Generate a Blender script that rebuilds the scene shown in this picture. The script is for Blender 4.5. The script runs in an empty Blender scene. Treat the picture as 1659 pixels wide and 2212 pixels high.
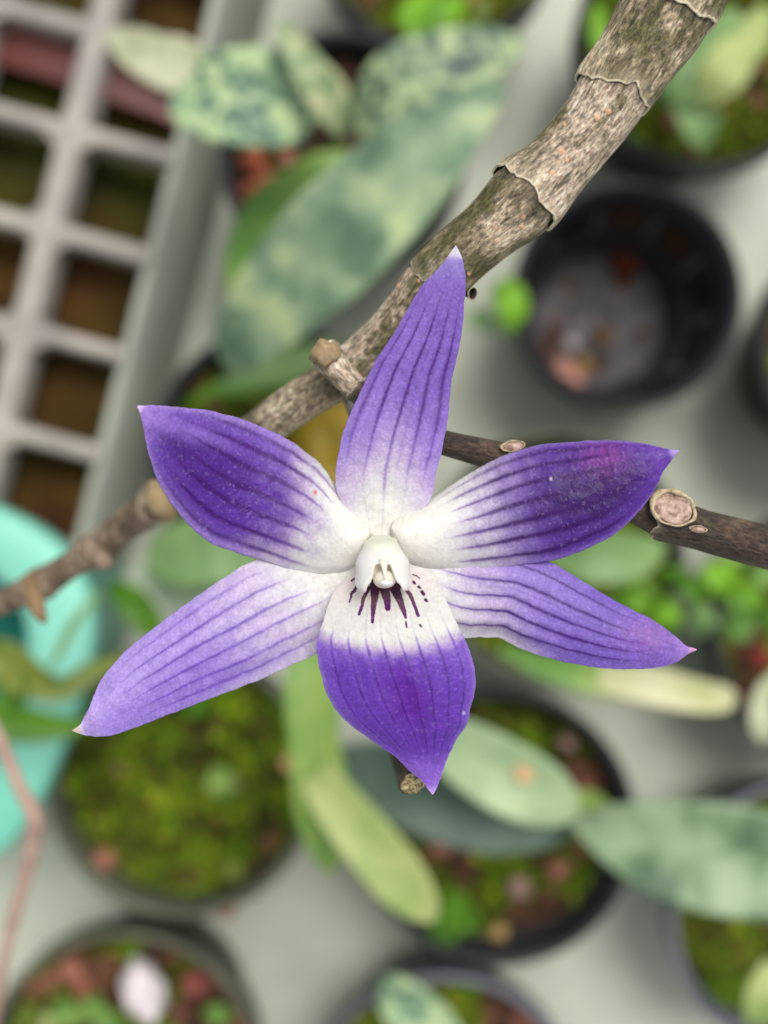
import bpy, math, random
import numpy as np
from mathutils import Vector, noise as mnoise

# ---------------------------------------------------------------- camera, sky, sun, exposure
S = bpy.context.scene
COL = S.collection
HALF = math.radians(18.0)
K = math.tan(HALF)
H = 0.366                       # camera height above the bench, metres
cam_d = bpy.data.cameras.new('camera')
cam = bpy.data.objects.new('camera', cam_d)
COL.objects.link(cam)
cam.location = (0, 0, H)
cam.rotation_euler = (0, 0, 0)
cam_d.sensor_fit = 'HORIZONTAL'
cam_d.sensor_width = 36
cam_d.lens = 18 / K
cam_d.clip_start = 0.005
cam_d.clip_end = 20
cam_d.dof.use_dof = True
cam_d.dof.focus_distance = 0.0772
cam_d.dof.aperture_fstop = 29
S.camera = cam

SUN_EL, SUN_AZ = 68, 30         # azimuth measured from +Y towards +X
w = bpy.data.worlds.new('World')
S.world = w
w.use_nodes = True
nt = w.node_tree
nt.nodes.clear()
sky = nt.nodes.new('ShaderNodeTexSky')
sky.sky_type = 'NISHITA'
sky.sun_disc = False
sky.sun_elevation = math.radians(SUN_EL)
sky.sun_rotation = math.radians(SUN_AZ)
sky.air_density = 1.0
sky.dust_density = 4.0
sky.ozone_density = 1.0
hs = nt.nodes.new('ShaderNodeHueSaturation')      # overcast: the blue is washed out of the sky
hs.inputs['Saturation'].default_value = 0.22
bg = nt.nodes.new('ShaderNodeBackground')
bg.inputs[1].default_value = 0.12
wo = nt.nodes.new('ShaderNodeOutputWorld')
nt.links.new(sky.outputs[0], hs.inputs['Color'])
nt.links.new(hs.outputs[0], bg.inputs[0])
nt.links.new(bg.outputs[0], wo.inputs[0])

sd = bpy.data.lights.new('sun', 'SUN')
sd.energy = 1.5
sd.angle = math.radians(22)
sd.color = (1.0, 0.965, 0.90)
sun = bpy.data.objects.new('sun', sd)
COL.objects.link(sun)
dv = Vector((math.sin(math.radians(SUN_AZ)) * math.cos(math.radians(SUN_EL)),
             math.cos(math.radians(SUN_AZ)) * math.cos(math.radians(SUN_EL)),
             math.sin(math.radians(SUN_EL))))
sun.rotation_euler = dv.to_track_quat('Z', 'Y').to_euler()
sun.location = (0.4, 0.4, 1.2)
S.view_settings.view_transform = 'Standard'
S.view_settings.look = 'None'
S.view_settings.gamma = 1
S.view_settings.use_curve_mapping = False
S.view_settings.exposure = 0.27

# ---------------------------------------------------------------- helpers
rnd = random.Random(7)
nrs = np.random.RandomState(11)


def lin(c):
    """sRGB 0..255 to linear"""
    c = np.asarray(c, float) / 255.0
    return np.where(c <= 0.04045, c / 12.92, ((c + 0.055) / 1.055) ** 2.4)


def rgba(c):
    l = lin(c)
    return (float(l[0]), float(l[1]), float(l[2]), 1.0)


def at(px, py, d):
    """a direction seen from the camera and a distance below it -> metres"""
    return Vector(((px - 829.5) / 829.5 * K * d, (1106 - py) / 829.5 * K * d, H - d))


def scl(d):
    return K * d / 829.5         # metres per unit of the drawing at distance d


_lat = nrs.rand(64, 64)


def vnoise(x, y, seed=0):
    x = np.asarray(x, float) + seed * 17.31
    y = np.asarray(y, float) + seed * 7.77
    xi = np.floor(x).astype(int)
    yi = np.floor(y).astype(int)
    fx = x - xi
    fy = y - yi
    fx = fx * fx * (3 - 2 * fx)
    fy = fy * fy * (3 - 2 * fy)
    a = _lat[xi % 64, yi % 64]
    b = _lat[(xi + 1) % 64, yi % 64]
    c = _lat[xi % 64, (yi + 1) % 64]
    d = _lat[(xi + 1) % 64, (yi + 1) % 64]
    return (a * (1 - fx) + b * fx) * (1 - fy) + (c * (1 - fx) + d * fx) * fy


def fbm(x, y, seed=0, o=4):
    r = 0
    amp = 0.5
    t = 0
    for i in range(o):
        r = r + amp * vnoise(x * 2 ** i, y * 2 ** i, seed + i)
        t += amp
        amp *= 0.55
    return r / t


def sm(a, b, x):
    t = np.clip((np.asarray(x, float) - a) / (b - a), 0, 1)
    return t * t * (3 - 2 * t)


def mix(a, b, f):
    f = np.asarray(f)[..., None]
    return a * (1 - f) + b * f


def crom(pts, n):
    """smooth curve through points, n samples even in arc length"""
    p = np.asarray(pts, float)
    m = len(p)
    ext = np.vstack([2 * p[0] - p[1], p, 2 * p[-1] - p[-2]])
    out = []
    for i in range(m - 1):
        p0, p1, p2, p3 = ext[i], ext[i + 1], ext[i + 2], ext[i + 3]
        for t in np.linspace(0, 1, 24, endpoint=False):
            out.append(0.5 * ((2 * p1) + (-p0 + p2) * t + (2 * p0 - 5 * p1 + 4 * p2 - p3) * t * t
                              + (-p0 + 3 * p1 - 3 * p2 + p3) * t ** 3))
    out.append(p[-1])
    out = np.array(out)
    seg = np.r_[0, np.cumsum(np.linalg.norm(np.diff(out[:, :2], axis=0), axis=1))]
    s = np.linspace(0, seg[-1], n)
    return np.stack([np.interp(s, seg, out[:, k]) for k in range(out.shape[1])], 1)


def link(name, me, mat=None, parent=None):
    o = bpy.data.objects.new(name, me)
    COL.objects.link(o)
    if mat:
        me.materials.append(mat)
    if parent:
        o.parent = parent
        o.matrix_parent_inverse = parent.matrix_basis.inverted()
    return o


def mesh_from(name, V, F, mat, parent=None, col=None, extra=None, smooth=True):
    me = bpy.data.meshes.new(name)
    me.from_pydata([tuple(v) for v in V], [], F)
    if smooth:
        me.polygons.foreach_set('use_smooth', [True] * len(me.polygons))
    if col is not None:
        a = me.color_attributes.new('pigment', 'FLOAT_COLOR', 'POINT')
        c = np.ones((len(V), 4), np.float32)
        c[:, :3] = col
        a.data.foreach_set('color', c.ravel())
    if extra is not None:
        for k, arr in extra.items():
            a = me.attributes.new(k, 'FLOAT_VECTOR', 'POINT')
            a.data.foreach_set('vector', np.asarray(arr, np.float32).ravel())
    me.update()
    return link(name, me, mat, parent)


def grid_faces(ns, nt_, wrap=False):
    F = []
    m = nt_ if wrap else nt_ - 1
    for i in range(ns - 1):
        for j in range(m):
            k = (j + 1) % nt_
            F.append((i * nt_ + j, i * nt_ + k, (i + 1) * nt_ + k, (i + 1) * nt_ + j))
    return F


def solid(o, th, off=-1):
    m = o.modifiers.new('thickness', 'SOLIDIFY')
    m.thickness = th
    m.offset = off
    m.use_even_offset = False
    return m


def tag(o, label=None, cat=None, group=None, kind=None):
    if label: o['label'] = label
    if cat: o['category'] = cat
    if group: o['group'] = group
    if kind: o['kind'] = kind
    return o


def thing(name, loc, label, cat, group=None):
    o = bpy.data.objects.new(name, None)
    o.empty_display_size = 0.01
    COL.objects.link(o)
    o.location = loc
    return tag(o, label, cat, group)


# ---------------------------------------------------------------- materials
def newmat(name):
    m = bpy.data.materials.new(name)
    m.use_nodes = True
    n = m.node_tree
    n.nodes.clear()
    return m, n, n.nodes, n.links


def N(nodes, t, **kw):
    n = nodes.new(t)
    for k, v in kw.items():
        if k in n.inputs:
            n.inputs[k].default_value = v
        else:
            setattr(n, k, v)
    return n


def ramp(nodes, stops):
    r = nodes.new('ShaderNodeValToRGB')
    e = r.color_ramp.elements
    while len(e) > 1:
        e.remove(e[-1])
    e[0].position = stops[0][0]
    e[0].color = rgba(stops[0][1])
    for p, c in stops[1:]:
        x = e.new(p)
        x.color = rgba(c)
    return r


def mixrgb(nodes, links, a, b, fac, mode='MIX'):
    n = nodes.new('ShaderNodeMix')
    n.data_type = 'RGBA'
    n.blend_type = mode
    for v, i in ((fac, 0), (a, 6), (b, 7)):
        if isinstance(v, (int, float)):
            n.inputs[i].default_value = v
        elif isinstance(v, tuple):
            n.inputs[i].default_value = v
        else:
            links.new(v, n.inputs[i])
    return n.outputs[2]


def petal_mat(name, trans=0.25, rough=0.48, spark=1.0, bump=0.28):
    m, n, ns, ln = newmat(name)
    at_ = N(ns, 'ShaderNodeAttribute', attribute_name='pigment')
    geo = N(ns, 'ShaderNodeTexCoord')
    v1 = N(ns, 'ShaderNodeTexNoise', Scale=5200.0, Detail=2.0)
    v2 = N(ns, 'ShaderNodeTexNoise', Scale=1300.0, Detail=3.0)
    vo = N(ns, 'ShaderNodeTexVoronoi', Scale=7000.0)
    for v in (v1, v2, vo):
        ln.new(geo.outputs['Object'], v.inputs['Vector'])
    r1 = ramp(ns, [(0.3, (150, 150, 150)), (0.5, (188, 188, 188)), (0.66, (255, 255, 255))])
    ln.new(v1.outputs['Fac'], r1.inputs[0])
    c = mixrgb(ns, ln, at_.outputs['Color'], r1.outputs[0], 0.22 * spark, 'OVERLAY')
    r2 = ramp(ns, [(0.35, (160, 160, 160)), (0.7, (215, 215, 215))])
    ln.new(v2.outputs['Fac'], r2.inputs[0])
    c = mixrgb(ns, ln, c, r2.outputs[0], 0.16, 'OVERLAY')
    sp = N(ns, 'ShaderNodeTexNoise', Scale=3600.0, Detail=1.0)
    ln.new(geo.outputs['Object'], sp.inputs['Vector'])
    rs = N(ns, 'ShaderNodeMapRange')
    rs.inputs[1].default_value = 0.60
    rs.inputs[2].default_value = 0.76
    rs.inputs[3].default_value = 0.0
    rs.inputs[4].default_value = 0.13 * spark
    ln.new(sp.outputs['Fac'], rs.inputs[0])
    c = mixrgb(ns, ln, c, rgba((214, 204, 240)), rs.outputs[0])  # sparkle of the tissue painted into the colour as pale specks
    bp = N(ns, 'ShaderNodeBump', Strength=bump, Distance=0.00006)
    add = N(ns, 'ShaderNodeMath', operation='ADD')
    ln.new(vo.outputs['Distance'], add.inputs[0])
    ln.new(v1.outputs['Fac'], add.inputs[1])
    ln.new(vo.outputs['Distance'], bp.inputs['Height'])
    p = N(ns, 'ShaderNodeBsdfPrincipled', Roughness=rough)
    p.inputs['Specular IOR Level'].default_value = 0.35
    p.inputs['Sheen Weight'].default_value = 0.06
    ln.new(c, p.inputs['Base Color'])
    ln.new(bp.outputs[0], p.inputs['Normal'])
    t = N(ns, 'ShaderNodeBsdfTranslucent')
    ln.new(c, t.inputs['Color'])
    ms = N(ns, 'ShaderNodeMixShader', Fac=trans)
    ln.new(p.outputs[0], ms.inputs[1])
    ln.new(t.outputs[0], ms.inputs[2])
    o = N(ns, 'ShaderNodeOutputMaterial')
    ln.new(ms.outputs[0], o.inputs[0])
    return m


def leaf_mat(name, stops, scale=90.0, rough=0.45, seed=0.0, trans=0.2, detail=3.0, dist=0.3):
    m, n, ns, ln = newmat(name)
    geo = N(ns, 'ShaderNodeTexCoord')
    mp = N(ns, 'ShaderNodeMapping')
    mp.inputs['Location'].default_value = (seed, seed * 1.7, 0)
    ln.new(geo.outputs['Object'], mp.inputs[0])
    nz = N(ns, 'ShaderNodeTexNoise', Scale=scale, Detail=detail, Roughness=0.55, Distortion=dist)
    ln.new(mp.outputs[0], nz.inputs['Vector'])
    r = ramp(ns, stops)
    ln.new(nz.outputs['Fac'], r.inputs[0])
    p = N(ns, 'ShaderNodeBsdfPrincipled', Roughness=rough)
    p.inputs['Specular IOR Level'].default_value = 0.4
    ln.new(r.outputs[0], p.inputs['Base Color'])
    nb = N(ns, 'ShaderNodeTexNoise', Scale=900.0, Detail=2.0)
    ln.new(geo.outputs['Object'], nb.inputs['Vector'])
    bp = N(ns, 'ShaderNodeBump', Strength=0.25, Distance=0.0004)
    ln.new(nb.outputs['Fac'], bp.inputs['Height'])
    ln.new(bp.outputs[0], p.inputs['Normal'])
    t = N(ns, 'ShaderNodeBsdfTranslucent')
    ln.new(r.outputs[0], t.inputs['Color'])
    ms = N(ns, 'ShaderNodeMixShader', Fac=trans)
    ln.new(p.outputs[0], ms.inputs[1])
    ln.new(t.outputs[0], ms.inputs[2])
    o = N(ns, 'ShaderNodeOutputMaterial')
    ln.new(ms.outputs[0], o.inputs[0])
    return m


def noise_mat(name, stops, scale=60.0, rough=0.7, detail=4.0, bump=0.3, bscale=400.0, bdist=0.0006, spec=0.4):
    m, n, ns, ln = newmat(name)
    geo = N(ns, 'ShaderNodeTexCoord')
    nz = N(ns, 'ShaderNodeTexNoise', Scale=scale, Detail=detail, Roughness=0.6)
    ln.new(geo.outputs['Object'], nz.inputs['Vector'])
    r = ramp(ns, stops)
    ln.new(nz.outputs['Fac'], r.inputs[0])
    p = N(ns, 'ShaderNodeBsdfPrincipled', Roughness=rough)
    p.inputs['Specular IOR Level'].default_value = spec
    ln.new(r.outputs[0], p.inputs['Base Color'])
    nb = N(ns, 'ShaderNodeTexNoise', Scale=bscale, Detail=4.0)
    ln.new(geo.outputs['Object'], nb.inputs['Vector'])
    bp = N(ns, 'ShaderNodeBump', Strength=bump, Distance=bdist)
    ln.new(nb.outputs['Fac'], bp.inputs['Height'])
    ln.new(bp.outputs[0], p.inputs['Normal'])
    o = N(ns, 'ShaderNodeOutputMaterial')
    ln.new(p.outputs[0], o.inputs[0])
    return m


def pigment_mat(name, rough=0.8, jitter=0.25, scale=1500.0, spec=0.3):
    m, n, ns, ln = newmat(name)
    at_ = N(ns, 'ShaderNodeAttribute', attribute_name='pigment')
    geo = N(ns, 'ShaderNodeTexCoord')
    nz = N(ns, 'ShaderNodeTexNoise', Scale=scale, Detail=3.0)
    ln.new(geo.outputs['Object'], nz.inputs['Vector'])
    r = ramp(ns, [(0.3, (110, 110, 110)), (0.7, (255, 255, 255))])
    ln.new(nz.outputs['Fac'], r.inputs[0])
    c = mixrgb(ns, ln, at_.outputs['Color'], r.outputs[0], jitter, 'OVERLAY')
    p = N(ns, 'ShaderNodeBsdfPrincipled', Roughness=rough)
    p.inputs['Specular IOR Level'].default_value = spec
    ln.new(c, p.inputs['Base Color'])
    o = N(ns, 'ShaderNodeOutputMaterial')
    ln.new(p.outputs[0], o.inputs[0])
    return m


def bark_mat(name, base, dark, moss, streak=1.0, mossy=0.5, rough=0.7):
    """cane skin: 'cane' = coordinates round and along the stem, 'pigment'.r = papery pale edge, .g = tan bump, .b = darkening under a sheath"""
    m, n, ns, ln = newmat(name)
    ca = N(ns, 'ShaderNodeAttribute', attribute_name='cane')
    pg = N(ns, 'ShaderNodeAttribute', attribute_name='pigment')
    sep = N(ns, 'ShaderNodeSeparateColor')
    ln.new(pg.outputs['Color'], sep.inputs[0])
    mp = N(ns, 'ShaderNodeMapping')
    mp.inputs['Scale'].default_value = (1, 1, 0.16)
    ln.new(ca.outputs['Vector'], mp.inputs[0])
    st = N(ns, 'ShaderNodeTexNoise', Scale=2600.0, Detail=4.0, Roughness=0.6, Distortion=0.4)
    ln.new(mp.outputs[0], st.inputs['Vector'])
    pt = N(ns, 'ShaderNodeTexNoise', Scale=380.0, Detail=5.0, Roughness=0.62)
    ln.new(ca.outputs['Vector'], pt.inputs['Vector'])
    mp2 = N(ns, 'ShaderNodeMapping')
    mp2.inputs['Scale'].default_value = (1, 1, 0.45)
    mp2.inputs['Location'].default_value = (3.1, 1.2, 0.7)
    ln.new(ca.outputs['Vector'], mp2.inputs[0])
    ms_ = N(ns, 'ShaderNodeTexNoise', Scale=300.0, Detail=10.0, Roughness=0.74)
    ln.new(mp2.outputs[0], ms_.inputs['Vector'])
    fi = N(ns, 'ShaderNodeTexNoise', Scale=4300.0, Detail=4.0, Roughness=0.7)
    mp3 = N(ns, 'ShaderNodeMapping')
    mp3.inputs['Scale'].default_value = (1, 1, 0.45)
    ln.new(ca.outputs['Vector'], mp3.inputs[0])
    ln.new(mp3.outputs[0], fi.inputs['Vector'])
    r0 = ramp(ns, base)
    ln.new(pt.outputs['Fac'], r0.inputs[0])
    f1 = N(ns, 'ShaderNodeMapRange')
    f1.inputs[1].default_value = 0.52
    f1.inputs[2].default_value = 0.66
    f1.inputs[3].default_value = 0
    f1.inputs[4].default_value = 0.75 * streak
    ln.new(st.outputs['Fac'], f1.inputs[0])
    c = mixrgb(ns, ln, r0.outputs[0], rgba(dark), f1.outputs[0])
    f2 = N(ns, 'ShaderNodeMapRange')
    f2.inputs[1].default_value = 0.58 - 0.14 * mossy
    f2.inputs[2].default_value = 0.66 - 0.10 * mossy
    f2.inputs[3].default_value = 0
    f2.inputs[4].default_value = 0.85
    ln.new(ms_.outputs['Fac'], f2.inputs[0])
    c = mixrgb(ns, ln, c, rgba(moss), f2.outputs[0])
    r3 = ramp(ns, [(0.38, (60, 60, 60)), (0.5, (185, 185, 185)), (0.62, (255, 255, 255))])
    ln.new(fi.outputs['Fac'], r3.inputs[0])
    c = mixrgb(ns, ln, c, r3.outputs[0], 0.62, 'OVERLAY')
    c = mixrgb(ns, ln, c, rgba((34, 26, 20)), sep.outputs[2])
    c = mixrgb(ns, ln, c, rgba((240, 226, 194)), sep.outputs[0])
    c = mixrgb(ns, ln, c, rgba((226, 176, 140)), sep.outputs[1])
    p = N(ns, 'ShaderNodeBsdfPrincipled', Roughness=rough)
    p.inputs['Specular IOR Level'].default_value = 0.4
    ln.new(c, p.inputs['Base Color'])
    a = N(ns, 'ShaderNodeMath', operation='ADD')
    ln.new(st.outputs['Fac'], a.inputs[0])
    ln.new(fi.outputs['Fac'], a.inputs[1])
    bp = N(ns, 'ShaderNodeBump', Strength=0.8, Distance=0.00022)
    ln.new(a.outputs[0], bp.inputs['Height'])
    ln.new(bp.outputs[0], p.inputs['Normal'])
    o = N(ns, 'ShaderNodeOutputMaterial')
    ln.new(p.outputs[0], o.inputs[0])
    return m


M_petal = petal_mat('petal_skin')
M_petal_fine = petal_mat('lip_skin', spark=0.8)
M_column = petal_mat('waxy_column', trans=0.10, rough=0.30, spark=0.1, bump=0.03)
for n_ in M_column.node_tree.nodes:
    if n_.type == 'BSDF_PRINCIPLED':
        n_.inputs['Subsurface Weight'].default_value = 0.55
        n_.inputs['Subsurface Radius'].default_value = (1.0, 0.9, 0.8)
        n_.inputs['Subsurface Scale'].default_value = 0.0009
M_bench = noise_mat('bench_paint', [(0.3, (176, 181, 166)), (0.5, (192, 197, 180)), (0.7, (204, 207, 189))], scale=22, rough=0.6, bump=0.1)
M_pot = noise_mat('black_plastic', [(0.3, (34, 34, 37)), (0.7, (50, 50, 53))], scale=40, rough=0.6, bump=0.1, spec=0.3)
M_pot_olive = noise_mat('dusty_plastic', [(0.3, (66, 70, 60)), (0.7, (104, 106, 84))], scale=30, rough=0.55, bump=0.15)
M_pot_grey = noise_mat('grey_plastic', [(0.3, (86, 86, 96)), (0.7, (108, 108, 118))], scale=40, rough=0.4, bump=0.1, spec=0.5)
M_floor = noise_mat('lit_pot_floor', [(0.35, (66, 64, 66)), (0.65, (102, 98, 102))], scale=120, rough=0.7, bump=0.2)  # light falling on the floor painted in: paler than the black wall
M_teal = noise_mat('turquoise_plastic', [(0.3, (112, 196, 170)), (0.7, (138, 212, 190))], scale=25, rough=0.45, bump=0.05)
M_teal_in = noise_mat('turquoise_shaded', [(0.3, (20, 104, 96)), (0.7, (40, 132, 118))], scale=25, rough=0.5, bump=0.05)  # shade inside the planter painted in as a darker turquoise
M_lattice = noise_mat('tray_plastic', [(0.3, (146, 140, 136)), (0.7, (184, 176, 164))], scale=70, rough=0.5, bump=0.15)
M_moss = pigment_mat('moss', 0.85, 0.3)
M_soil = pigment_mat('soil', 0.95, 0.35, 900)
M_rock = pigment_mat('lava_rock', 0.9, 0.4, 700)
M_hole = noise_mat('drain_hole_brown', [(0.3, (40, 22, 10)), (0.7, (92, 60, 26))], scale=200, rough=0.9)

# ---------------------------------------------------------------- bench
bs = 1.2
V = []
ng = 60
for i in range(ng + 1):
    for j in range(ng + 1):
        V.append((-bs + 2 * bs * i / ng, -bs + 2 * bs * j / ng, 0))
tag(mesh_from('bench_surface', V, [(a * (ng + 1) + b, (a + 1) * (ng + 1) + b, (a + 1) * (ng + 1) + b + 1, a * (ng + 1) + b + 1)
                                   for a in range(ng) for b in range(ng)], M_bench), 'pale grey green bench top under the pots', 'bench', kind='structure')


# ---------------------------------------------------------------- pots and what grows in them
def lathe(name, prof, cx, cy, mat, parent, n=96, base_z=0.0):
    V = []
    for r, z in prof:
        for k in range(n):
            a = 2 * math.pi * k / n
            V.append((cx + r * math.cos(a), cy + r * math.sin(a), base_z + z))
    return mesh_from(name, V, grid_faces(len(prof), n, True), mat, parent)


GREENS = [(122, 152, 8), (92, 134, 2), (150, 164, 20), (56, 76, 4), (158, 160, 48), (84, 142, 4)]
DULL = [(66, 58, 12), (88, 78, 26), (52, 44, 14), (96, 92, 40), (60, 74, 10)]
RUST = [(118, 82, 62), (98, 66, 48), (136, 102, 82), (80, 56, 38), (118, 98, 68)]


def soil_part(parent, cx, cy, R, z, seed, moss=0.7, bright=1.0):
    nr, na = 40, 110
    V = []
    C = []
    pal_g = lin(GREENS)
    pal_d = lin(DULL)
    pal_r = lin(RUST)
    for i in range(nr):
        r = R * (i / (nr - 1))
        for j in range(na):
            a = 2 * math.pi * j / na
            x, y = cx + r * math.cos(a), cy + r * math.sin(a)
            h = mnoise.fractal(Vector((x * 60 + seed, y * 60, 0)), 1.0, 2.0, 5)
            V.append((x, y, z + 0.0030 * h - 0.0018 * (r / R) ** 3))
            q = mnoise.noise(Vector((x * 75 + seed * 3, y * 75, 4)))
            q2 = mnoise.noise(Vector((x * 160, y * 160 + seed, 9)))
            if q + 0.3 * q2 < moss * 1.2 - 0.6:
                t = min(1, max(0, 0.5 + q2 * 1.2))
                c = pal_g[1] * t + pal_d[0] * (1 - t)
            else:
                t = min(1, max(0, 0.45 + q2 * 1.5))
                c = pal_r[1] * t + lin((38, 26, 14)) * (1 - t)
            C.append(c * bright)
    mesh_from('soil', V, grid_faces(nr, na, True), M_soil, parent, np.array(C))
    # moss tufts: many small leaflets
    V, F, C = [], [], []
    rr = random.Random(seed)
    for k in range(2600):
        a = rr.uniform(0, 2 * math.pi)
        r = R * 0.97 * math.sqrt(rr.random())
        x, y = cx + r * math.cos(a), cy + r * math.sin(a)
        q = mnoise.noise(Vector((x * 75 + seed * 3, y * 75, 4))) + 0.3 * mnoise.noise(Vector((x * 160, y * 160 + seed, 9)))
        if q > moss * 1.2 - 0.6 + rr.uniform(-0.08, 0.05):
            continue
        h = mnoise.fractal(Vector((x * 60 + seed, y * 60, 0)), 1.0, 2.0, 5)
        z0 = z + 0.0030 * h - 0.0018 * (r / R) ** 3
        L = rr.uniform(0.0022, 0.0048)
        wd = rr.uniform(0.0005, 0.0011)
        d = Vector((rr.uniform(-1, 1), rr.uniform(-1, 1), rr.uniform(0.25, 1.2))).normalized()
        sd_ = d.cross(Vector((0, 0, 1))).normalized() * wd
        b = Vector((x, y, z0 - 0.0004))
        n0 = len(V)
        V += [b - sd_ * 0.5, b + sd_ * 0.5, b + d * L * 0.55 + sd_, b + d * L, b + d * L * 0.55 - sd_]
        F.append((n0, n0 + 1, n0 + 2, n0 + 3, n0 + 4))
        cl = mnoise.noise(Vector((x * 110 + seed, y * 110, 2)))
        t = min(1, max(0, 0.46 + cl * 1.5 + rr.uniform(-.25, .25)))
        k_ = rr.uniform(0.4, 1.25) * (0.72 + 0.5 * max(0, 0.4 + mnoise.noise(Vector((x * 45, y * 45, seed)))))
        c = k_ * (pal_g[rr.randrange(len(pal_g))] * t + pal_d[rr.randrange(len(pal_d))] * (1 - t)) * bright
        C += [c] * 5
    if V:
        o = mesh_from('moss', V, F, M_moss, parent, np.array(C), smooth=False)
        o['kind'] = 'stuff'


def rock(parent, x, y, z, r, c, name='lava_rock', seed=0, mat=None, sq=(1, 1, 0.8)):
    V = []
    C = []
    na, nb = 20, 14
    for i in range(nb):
        ph = math.pi * i / (nb - 1)
        for j in range(na):
            a = 2 * math.pi * j / na
            d = Vector((math.sin(ph) * math.cos(a), math.sin(ph) * math.sin(a), math.cos(ph)))
            k = 1 + 0.45 * mnoise.noise(d * 1.6 + Vector((seed * 3.3, 0, x * 900))) + 0.2 * mnoise.noise(d * 5 + Vector((seed, 0, 0)))
            V.append((x + d.x * r * k * sq[0], y + d.y * r * k * sq[1], z + d.z * r * k * sq[2]))
            C.append(lin(c) * (1 + 0.35 * mnoise.noise(d * 3 + Vector((seed, 2, 0)))))
    return mesh_from(name, V, grid_faces(nb, na, True), mat or M_rock, parent, np.clip(np.array(C), 0, 1))


def pot_shell(t, cx, cy, R, h, mat, lip=0.0028):
    b = R * 0.72
    wi = R - lip
    prof = [(0.0005, 0.0008), (b * 0.98, 0.0008), (b, 0.0016), (R * 0.90, h - 0.0125), (R * 0.975, h - 0.012), (R * 0.985, h - 0.0015), (R - 0.0004, h - 0.0003),
            (R - 0.0012, h), (R - 0.002, h - 0.0001), (wi, h - 0.0008), (wi - 0.0006, h - 0.010), (R * 0.925, h - 0.0125), (b - 0.002, 0.004), (b - 0.004, 0.0025), (0.0005, 0.0025)]
    return lathe('pot', prof, cx, cy, mat, t)


def make_pot(px, py, rpx, label, mat, h=0.051, soil_depth=0.010, seed=1, moss=0.7, rocks=(), bright=1.0, group='round plastic pots on the bench'):
    d = H - h
    c = at(px, py, d)
    R = rpx * scl(d)
    t = thing('potted_plant', (c.x, c.y, 0), label, 'potted plant', group)
    pot_shell(t, c.x, c.y, R, h, mat)
    zs = h - soil_depth
    frac = (h - soil_depth) / h
    Rs = R * 0.925 if soil_depth > 0.011 else R - 0.0040
    soil_part(t, c.x, c.y, Rs, zs, seed, moss, bright)
    for (rx, ry, rr_, col) in rocks:
        q = at(rx, ry, H - zs)
        rock(t, q.x, q.y, zs + 0.0010, 0.74 * rr_ * scl(H - zs), tuple(0.80 * v_ + 0.20 * 84 for v_ in col), seed=rx)
    return t, zs


RC, RO, RD, PK, OC = (164, 98, 80), (184, 116, 92), (104, 60, 44), (182, 142, 128), (178, 146, 88)
PL = {}
PL['lowleft'], _ = make_pot(392, 1692, 296, 'olive rimmed pot full of dark green moss below the left sepal', M_pot_olive, seed=3, bright=1.1, moss=0.92, soil_depth=0.009,
                           rocks=[(225, 1855, 32, RO), (490, 1955, 30, RC), (430, 1965, 22, RD), (515, 1690, 16, PK), (260, 1660, 20, (128, 108, 60))])
PL['lowmid'], _ = make_pot(1078, 1790, 302, 'pot of moss and red grit under broad grey leaves, right of the lip', M_pot, seed=8, moss=0.66, soil_depth=0.014,
                          rocks=[(950, 1825, 34, RC), (1120, 1915, 34, PK), (1200, 1880, 34, RC), (1170, 1935, 28, RD), (1075, 2010, 26, OC), (1100, 1975, 22, (90, 60, 30)),
                                 (1240, 1660, 28, RD), (1225, 1600, 24, PK), (1262, 1700, 22, RC), (1005, 2040, 24, (140, 116, 66)), (1150, 1850, 20, RD), (1245, 1840, 24, RD)])
PL['botleft'], _ = make_pot(262, 2316, 308, 'pot with red grit, light moss and a white bud at the bottom left', M_pot_olive, seed=5, moss=0.5, soil_depth=0.012, bright=1.15,
                           rocks=[(110, 2110, 30, RC), (155, 2088, 32, RO), (200, 2085, 26, RD), (75, 2130, 24, RC), (420, 2125, 36, (150, 72, 66)), (240, 2075, 26, (120, 74, 50)),
                                  (180, 2130, 30, (176, 104, 80)), (60, 2180, 30, RC), (390, 2180, 32, RD), (320, 2055, 16, (110, 80, 84)), (120, 2160, 22, RD)])
PL['botright'], _ = make_pot(1748, 1985, 304, 'grey rimmed pot of yellow green moss cut by the lower right edge', M_pot_grey, seed=13, moss=0.85, soil_depth=0.010,
                            rocks=[(1640, 1965, 26, RC), (1650, 2080, 22, (60, 60, 40))])
PL['topright'], _ = make_pot(1530, 82, 290, 'pot at the top right with a succulent plant in green moss', M_pot, seed=17, moss=0.85, soil_depth=0.010, bright=1.1,
                            rocks=[(1455, 265, 26, RC), (1500, 318, 24, RC), (1640, 150, 26, RD), (1560, 240, 24, (122, 116, 30)), (1640, 240, 26, (90, 60, 20))])
PL['topmid'], _ = make_pot(945, -160, 272, 'dark pot of vivid green moss at the top edge beside the grey leaves', M_pot, seed=19, moss=0.95, soil_depth=0.010, bright=1.7,
                          rocks=[(800, 10, 24, (120, 80, 60)), (1010, -5, 24, (180, 120, 60))])
PL['leafy'], _ = make_pot(738, 332, 272, 'dark pot holding the mottled grey green leaved plant left of the cane', M_pot, seed=23, moss=0.4, soil_depth=0.010, bright=0.55,
                         rocks=[(548, 350, 34, (150, 66, 40)), (545, 420, 34, (130, 60, 36)), (575, 390, 30, (160, 82, 50)), (620, 345, 26, RC)])
PL['behind'], _ = make_pot(606, 985, 288, 'mossy pot mostly hidden behind the flower with a yellow leaf', M_pot, seed=29, moss=0.85, soil_depth=0.010, rocks=[(430, 850, 22, (90, 60, 30)), (660, 870, 26, (150, 150, 60))])
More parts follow.
